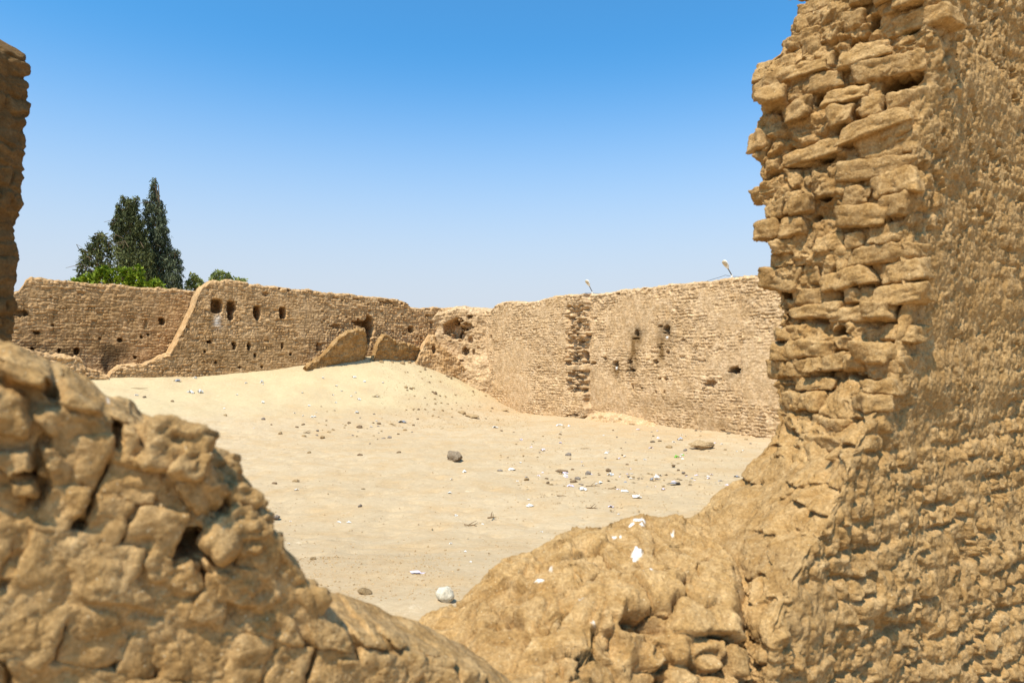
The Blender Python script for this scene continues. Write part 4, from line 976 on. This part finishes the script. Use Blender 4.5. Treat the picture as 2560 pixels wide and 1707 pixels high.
R = random.Random(3)
rk = lambda: R.choice(ROCKS); rf_ = lambda: R.choice(ROCKS_FLAT)
big = rock_mesh('stone', 55, flat=.72, sub=5, rough=.22, sx=1.35)
put('stone', big, STONE_DARK, 1134, 1141, 46, 27, 'largest dark grey-brown boulder lying alone on the open sand', 'stone', sink=.12)
lime = rock_mesh('stone', 57, flat=1.0, sub=4, rough=.15, sx=1.0)
put('stone', lime, STONE_WHITE, 1113, 1487, 48, 46, 'white angular stone in the near sand beside the worn brick heap', 'stone', sink=.15)
clod = rock_mesh('clod', 61, flat=.4, sub=5, rough=.35, sx=1.5)
put('clod', clod, STONE_TAN, 1758, 1112, 74, 26, 'wide low clod of mud on the sand near the right pier', 'clod', sink=.15)
named = [
 (1421, 1135, 16, 11, STONE_GREY, rk, 'greyish stone on the sand right of the largest boulder'),
 (1521, 1174, 13, 12, STONE_BROWN, rk, 'round brown ball-like stone at the edge of the littered strip'),
 (1631, 1103, 13, 7, STONE_DARK, rk, 'dark stone left of the wide mud clod'),
 (1673, 1116, 18, 10, STONE_TAN, rk, 'tan stone just left of the wide mud clod'),
 (1822, 1082, 11, 6, STONE_DARK, rk, 'dark stone at the foot of the lamp wall, nearest the right pier'),
 (1740, 1075, 8, 5, STONE_DARK, rk, 'small dark stone at the foot of the lamp wall, left of another dark one'),
 (1470, 1182, 14, 13, STONE_GREY, rk, 'pale grey stone standing at the near edge of the littered strip'),
 (1684, 1163, 10, 7, STONE_BROWN, rk, 'brown stone just below the green leaf'),
 (1713, 1124, 12, 9, STONE_GREY, rk, 'purplish grey stone touching the left end of the mud clod'),
 (899, 1066, 16, 10, STONE_BROWN, rk, 'reddish brown stone on the sand at the foot of the mound'),
 (658, 1046, 10, 9, STONE_GREY, rk, 'grey stone on the left sand slope, a little apart'),
 (701, 1082, 11, 8, STONE_TAN, rk, 'pale angular stone near the left, throwing a small shadow'),
 (760, 1089, 16, 6, STONE_TAN, rf_, 'flat tan stone with a twig beside it, left of centre'),
 (947, 1058, 12, 6, STONE_BROWN, rk, 'small brown stone right of the reddish brown one'),
 (900, 1136, 15, 9, STONE_BROWN, rk, 'reddish angular stone alone on the flat sand, left of the boulder'),
 (997, 1130, 12, 7, STONE_BROWN, rk, 'brown stone on the flat sand midway to the boulder'),
 (773, 1130, 10, 7, STONE_TAN, rk, 'tan pebble-sized stone left of the reddish angular one'),
 (740, 1201, 18, 9, STONE_TAN, rk, 'rounded tan stone beside the near left wall'),
 (686, 1207, 15, 6, STONE_BROWN, rf_, 'flat reddish stone beside the rounded tan one'),
 (690, 1291, 19, 11, STONE_GREY, rk, 'purple-grey stone on the sand close to the near left wall'),
 (900, 1263, 11, 10, STONE_GREY, rk, 'grey stone alone on the bare middle sand'),
 (783, 1396, 17, 9, STONE_TAN, rk, 'pale tan stone low on the sand near the wall top'),
 (1167, 935, 22, 11, STONE_TAN, rk, 'mud block resting where the mound meets the lamp wall'),
 (1181, 1040, 38, 12, STONE_TAN, rf_, 'long crumbled clod on the slope under the lamp wall'),
 (1155, 1030, 22, 10, STONE_TAN, rk, 'crumbled clod just above a longer one on the slope'),
 (1260, 1025, 26, 5, STONE_TAN, rf_, 'thin flat clod near the foot of the lamp wall'),
 (913, 1477, 36, 22, STONE_TAN, rk, 'dark edged clod in the near sand behind the sloping wall top'),
 (1088, 982, 10, 9, STONE_BROWN, rk, 'brown stone high on the right side of the mound'),
 (1015, 967, 9, 8, STONE_TAN, rk, 'small reddish stone on the middle of the mound'),
 (1404, 1176, 34, 7, STONE_BROWN, rf_, 'long flat brown slab lying above the littered strip'),
 (1316, 1197, 14, 9, STONE_TAN, rk, 'tan stone at the left end of the littered strip'),
 (1370, 1206, 10, 8, STONE_BROWN, rk, 'pointed brown stone at the left end of the littered strip'),
 (1250, 1176, 15, 6, STONE_GREY, rf_, 'flat dark grey stone right below the boulder'),
 (1435, 1203, 20, 9, STONE_BROWN, rf_, 'brown stone with a dark underside in the littered strip'),
 (361, 992, 9, 6, STONE_DARK, rk, 'leftmost dark stone on the sand above the near wall'),
 (431, 1002, 9, 6, STONE_BROWN, rk, 'brown stone below the two white paper heaps'),
 (1040, 897, 9, 6, STONE_DARK, rk, 'dark stone beside the white rag on the mound top'),
]
for px, py, w, h, m, f, lb in named: put('stone', f(), m, px, py, w, h, lb, 'stone')
named = [
 (488, 944, 10, 6, PAPER, 'white paper scrap against the foot of the wall with openings'),
 (477, 979, 20, 8, PAPER, 'long white crumpled paper heap on the left sand'),
 (501, 979, 14, 10, PAPER, 'taller white crumpled paper right beside a longer heap'),
 (655, 954, 10, 9, PAPER, 'white crumpled paper below the wall, right of a smaller scrap'),
 (443, 951, 19, 6, PLASTIC_GREY, 'greyish plastic bag flattened at the foot of the left wall'),
 (615, 957, 8, 4, PAPER, 'small white scrap left of a bigger crumpled paper'),
 (341, 987, 10, 4, PAPER, 'leftmost white scrap on the sand'),
 (657, 1005, 9, 7, PAPER, 'torn pale scrap on the lower left slope'),
 (1026, 896, 22, 6, PLASTIC_BLUE, 'white and blue rag on top of the mound'),
 (1072, 903, 11, 7, PLASTIC_BLUE, 'pale plastic on the mound edge under the triangular wedge'),
 (1238, 1067, 17, 6, PAPER, 'white paper under the lamp wall where the slope ends'),
 (1007, 1053, 25, 7, PLASTIC_GREY, 'dark grey plastic sheet on the foot of the mound'),
 (1280, 1173, 19, 8, PAPER, 'bright white oval paper right below the boulder'),
 (1593, 1241, 25, 9, PAPER, 'large bright white paper in front of the littered strip'),
 (1325, 1263, 20, 7, PAPER, 'white torn paper on the bare sand in the centre'),
 (1400, 1062, 20, 6, PAPER, 'long white paper at the foot of the lamp wall'),
 (1423, 1064, 9, 5, PAPER, 'short white scrap right of the long white paper'),
 (1161, 1178, 11, 7, PAPER, 'small white paper left below the boulder'),
 (1139, 1288, 10, 6, PAPER, 'white scrap above the brown stick'),
 (1127, 1358, 9, 5, PAPER, 'white scrap alone above the white stone'),
 (1456, 1222, 24, 9, PAPER, 'torn white card standing in front of the littered strip'),
 (1528, 1265, 16, 7, PLASTIC_MAUVE, 'pale mauve scrap near the worn heap'),
 (1561, 1227, 22, 6, PAPER, 'thin white strips just below the littered strip'),
 (1641, 1190, 16, 8, PAPER, 'white crumpled paper within the littered strip'),
 (1702, 1096, 12, 7, PLASTIC_BLUE, 'pale blue bag beside the wide mud clod'),
 (1690, 1208, 42, 7, PLASTIC_GREY, 'bluish grey plastic netting at the right of the littered strip'),
 (1045, 1431, 42, 6, PLASTIC_MAUVE, 'long mauve plastic strip in the near sand'),
 (1413, 1187, 14, 8, PAPER, 'white folded card at the upper edge of the littered strip'),
 (1706, 1146, 9, 5, PAPER, 'white scrap beside the green leaf'),
 (847, 1304, 14, 4, PAPER, 'slim white scrap left of a twin on the middle sand'),
 (872, 1304, 12, 4, PAPER, 'slim white scrap right of its twin on the middle sand'),
]
for px, py, w, h, m, lb in named: put('scrap', R.choice(SCRAPS), m, px, py, w, h, lb, 'litter', sink=.05)
put('leaf', SCRAPS[2], GREEN, 1691, 1141, 12, 8, 'bright green leaf on the sand near the right pier', 'leaf', sink=.05)
put('leaf', SCRAPS[4], GREEN, 1708, 1137, 7, 4, 'tiny green leaf up and right of a bigger green leaf', 'leaf', sink=.05)
def twig(px, py, w, h, label, seed, fork=True):
    p = ground_px(px, py); L_ = w / F * p[1]; rr = max(.012, h / F * p[1] * .22); rg = random.Random(seed)
    pts = [np.array([-L_ / 2, .05, rr]), np.array([-L_ * .15, 0, rr * 1.6]), np.array([L_ * .2, .04, rr * 1.4]), np.array([L_ / 2, -.05, rr * 1.9])]
    parts = [tube(pts, [rr, rr * .9, rr * .8, rr * .4], 6)]
    if fork: parts.append(tube([pts[1], pts[1] + np.array([L_ * .25, .1, rr * 3]), pts[1] + np.array([L_ * .45, .16, rr * 5])], [rr * .7, rr * .5, rr * .25], 5))
    if fork: parts.append(tube([pts[2], pts[2] + np.array([L_ * .2, .12, rr * 2.5])], [rr * .6, rr * .25], 5))
    o = link('twig', soup_mesh('twig', *join(parts), smooth=True), TWIG); o.location = p; o.rotation_euler = (0, 0, rg.uniform(-.3, .3)); tag(o, label, 'stick')
twig(1176, 1315, 36, 6, 'brown stick on the bare sand, longest of the sticks near the centre', 1)
twig(1230, 1297, 19, 10, 'small forked twig right of a longer stick', 2)
twig(1480, 1272, 27, 7, 'dark forked stick behind the worn brick heap', 3)
twig(1404, 1241, 24, 4, 'straight brown stick before the littered strip', 4, False)
twig(1463, 1122, 22, 3, 'thin straight twig right of the greyish stone', 5, False)
twig(1482, 1216, 34, 4, 'thin bent twig at the near edge of the littered strip', 6)
twig(1530, 1223, 20, 4, 'short twig by the thin white strips', 7, False)
twig(766, 1083, 20, 5, 'twig lying against the flat tan stone', 8)
twig(345, 972, 52, 4, 'long thin twig on the sand at far left under the wall', 9, False)
twig(938, 993, 26, 5, 'dark broken twig on the middle of the mound', 10)

# unnamed small stones and scraps, still one by one
def scatter(n, box, mats, meshes, wr, hr_, name, label, cat, group, seed, gauss=False, sink=.3):
    rg = random.Random(seed)
    for i in range(n):
        x = rg.gauss((box[0] + box[2]) / 2, (box[2] - box[0]) / 4) if gauss else rg.uniform(box[0], box[2])
        y = rg.gauss((box[1] + box[3]) / 2, (box[3] - box[1]) / 4) if gauss else rg.uniform(box[1], box[3])
        w = rg.uniform(*wr) * (1 + (rg.random() < .15) * .6)
        put(name, rg.choice(meshes), rg.choice(mats), x, y, w, w * rg.uniform(*hr_), label, cat, group, sink)
scatter(70, (1010, 915, 1250, 1050), [STONE_TAN, STONE_BROWN, STONE_TAN], ROCKS, (4, 8), (.5, .8), 'stone', 'small brown stone scattered on the right flank of the sand mound', 'stone', 'stones on the mound flank', 31)
scatter(46, (640, 1030, 1120, 1110), [STONE_TAN, STONE_BROWN, STONE_GREY], ROCKS, (4, 8), (.4, .7), 'stone', 'small stone in the belt of stones at the foot of the sand mound', 'stone', 'stones at the mound foot', 32, True)
scatter(24, (1300, 1160, 1860, 1225), [STONE_GREY, STONE_BROWN, STONE_TAN], ROCKS, (5, 11), (.35, .65), 'stone', 'small stone lying among scraps in the littered strip', 'stone', 'stones in the littered strip', 33, True)
scatter(60, (1320, 1170, 1880, 1222), [PAPER, STONE_TAN, PLASTIC_MAUVE, PLASTIC_GREY, STONE_TAN], SCRAPS, (5, 12), (.2, .4), 'scrap', 'pale scrap lying among stones in the littered strip', 'litter', 'scraps in the littered strip', 34, True, .05)
scatter(26, (560, 940, 960, 1075), [PAPER], SCRAPS, (5, 9), (.4, .6), 'scrap', 'small white scrap on the left slope of the sand mound', 'litter', 'scraps on the mound', 35, False, .05)
scatter(30, (1250, 1070, 1880, 1165), [PAPER, PLASTIC_MAUVE, PAPER], SCRAPS, (5, 9), (.3, .6), 'scrap', 'small pale scrap on the sand between the lamp wall and the littered strip', 'litter', 'scraps before the lamp wall', 36, False, .05)
scatter(24, (720, 1180, 1560, 1420), [PAPER, STONE_TAN, PAPER], SCRAPS, (5, 9), (.3, .5), 'scrap', 'small pale scrap on the bare near sand', 'litter', 'scraps on the near sand', 37, False, .05)
scatter(40, (1240, 1065, 1880, 1150), [STONE_TAN, STONE_BROWN, STONE_GREY], ROCKS, (4, 8), (.4, .7), 'stone', 'small stone on the sand before the lamp wall', 'stone', 'stones before the lamp wall', 38)

scatter(30, (770, 886, 1060, 908), [STONE_TAN, STONE_BROWN, STONE_TAN], ROCKS, (5, 12), (.5, .8), 'stone', 'small chunk of brick crumbled at the foot of the fallen masonry', 'stone', 'crumbs under the fallen masonry', 39)
# countless grit
V = []; Fq = []
rg = np.random.default_rng(77)
base_v = np.array([(0, 0, .6), (.6, .1, 0), (.1, .55, 0.02), (-.55, .1, 0), (-.05, -.6, 0), (0, 0, -.3)])
base_f = np.array([(0, 1, 2), (0, 2, 3), (0, 3, 4), (0, 4, 1), (5, 2, 1), (5, 3, 2), (5, 4, 3), (5, 1, 4)])
def grit(n, xr, yr, sr):
    for _ in range(n):
        k = rg.uniform(*xr); Yd = yr[0] * (yr[1] / yr[0]) ** rg.random(); X_ = (k - CX) / F * Yd
        s_ = rg.uniform(*sr); a = rg.uniform(0, 6.28); ca, sa = math.cos(a), math.sin(a)
        b_ = base_v * s_ * rg.uniform(.6, 1.3, (6, 3)) * np.array([1, 1, .7])
        b_ = np.stack([b_[:, 0] * ca - b_[:, 1] * sa + X_, b_[:, 0] * sa + b_[:, 1] * ca + Yd, b_[:, 2] + float(GH(X_, Yd))], -1)
        Fq.append(base_f + len(V) * 6); V.append(b_)
def GH(x, y): return ground_h(x, y)
grit(3600, (250, 1950), (7, 40), (.012, .04))
grit(1300, (950, 1330), (33, 46), (.03, .075))
grit(1200, (1250, 1950), (15, 30), (.02, .05))
grit(900, (700, 1150), (6.2, 9.5), (.008, .028))
me = soup_mesh('pebbles', np.concatenate(V), np.concatenate(Fq))
tag(link('pebbles', me, STONE_TAN), 'fine brown grit strewn over the sand of the court', None, None, 'stuff')

# ------------------------------------------------------------------ light, sky, camera
EL = math.radians(61); AZ = np.array([-.53, -.848])
S = Vector((AZ[0] * math.cos(EL), AZ[1] * math.cos(EL), math.sin(EL)))
sun = bpy.data.lights.new('sun', 'SUN'); sun.energy = 5.0; sun.angle = math.radians(.5); sun.color = (1., .91, .77)
so = bpy.data.objects.new('sun', sun); COL.objects.link(so); so.rotation_euler = S.to_track_quat('Z', 'Y').to_euler(); so.location = S * 60
w = bpy.data.worlds.new('World'); scene.world = w; w.use_nodes = True
nt = w.node_tree; bg = nt.nodes['Background']
sky = nt.nodes.new('ShaderNodeTexSky'); sky.sky_type = 'NISHITA'; sky.sun_disc = False
sky.sun_elevation = EL; sky.sun_rotation = math.atan2(AZ[0], AZ[1]); sky.air_density = 1.0; sky.dust_density = 1.2; sky.ozone_density = 2.0
tn = mixc(nt, 1., sky.outputs[0], (.38, .96, 1.22), 'MULTIPLY')
gz = nt.nodes.new('ShaderNodeTexCoord'); sp_ = nt.nodes.new('ShaderNodeSeparateXYZ'); nt.links.new(gz.outputs['Generated'], sp_.inputs[0])
mr = N(nt, 'ShaderNodeMapRange', interpolation_type='SMOOTHSTEP'); nt.links.new(sp_.outputs['Z'], mr.inputs[0])
mr.inputs[1].default_value = .05; mr.inputs[2].default_value = .43; mr.inputs[3].default_value = .96; mr.inputs[4].default_value = 0
nt.links.new(mixc(nt, mr.outputs[0], tn, (3.55, 3.8, 4.25)), bg.inputs['Color'])
bg.inputs['Strength'].default_value = .15

cam = bpy.data.cameras.new('camera'); co = bpy.data.objects.new('camera', cam); COL.objects.link(co)
co.location = (0, 0, HC); co.rotation_euler = (math.radians(90), 0, 0)
cam.sensor_width = 36; cam.lens = 36 * F / 2560; cam.shift_y = (HY - 853.5) / 2560
cam.clip_start = .05; cam.clip_end = 4000
cam.dof.use_dof = True; cam.dof.focus_distance = 22; cam.dof.aperture_fstop = 2.2
scene.camera = co
vs = scene.view_settings; vs.view_transform = 'Standard'; vs.look = 'None'; vs.exposure = .35; vs.gamma = 1; vs.use_curve_mapping = False
scene.cycles.max_bounces = 6; scene.cycles.use_denoising = True
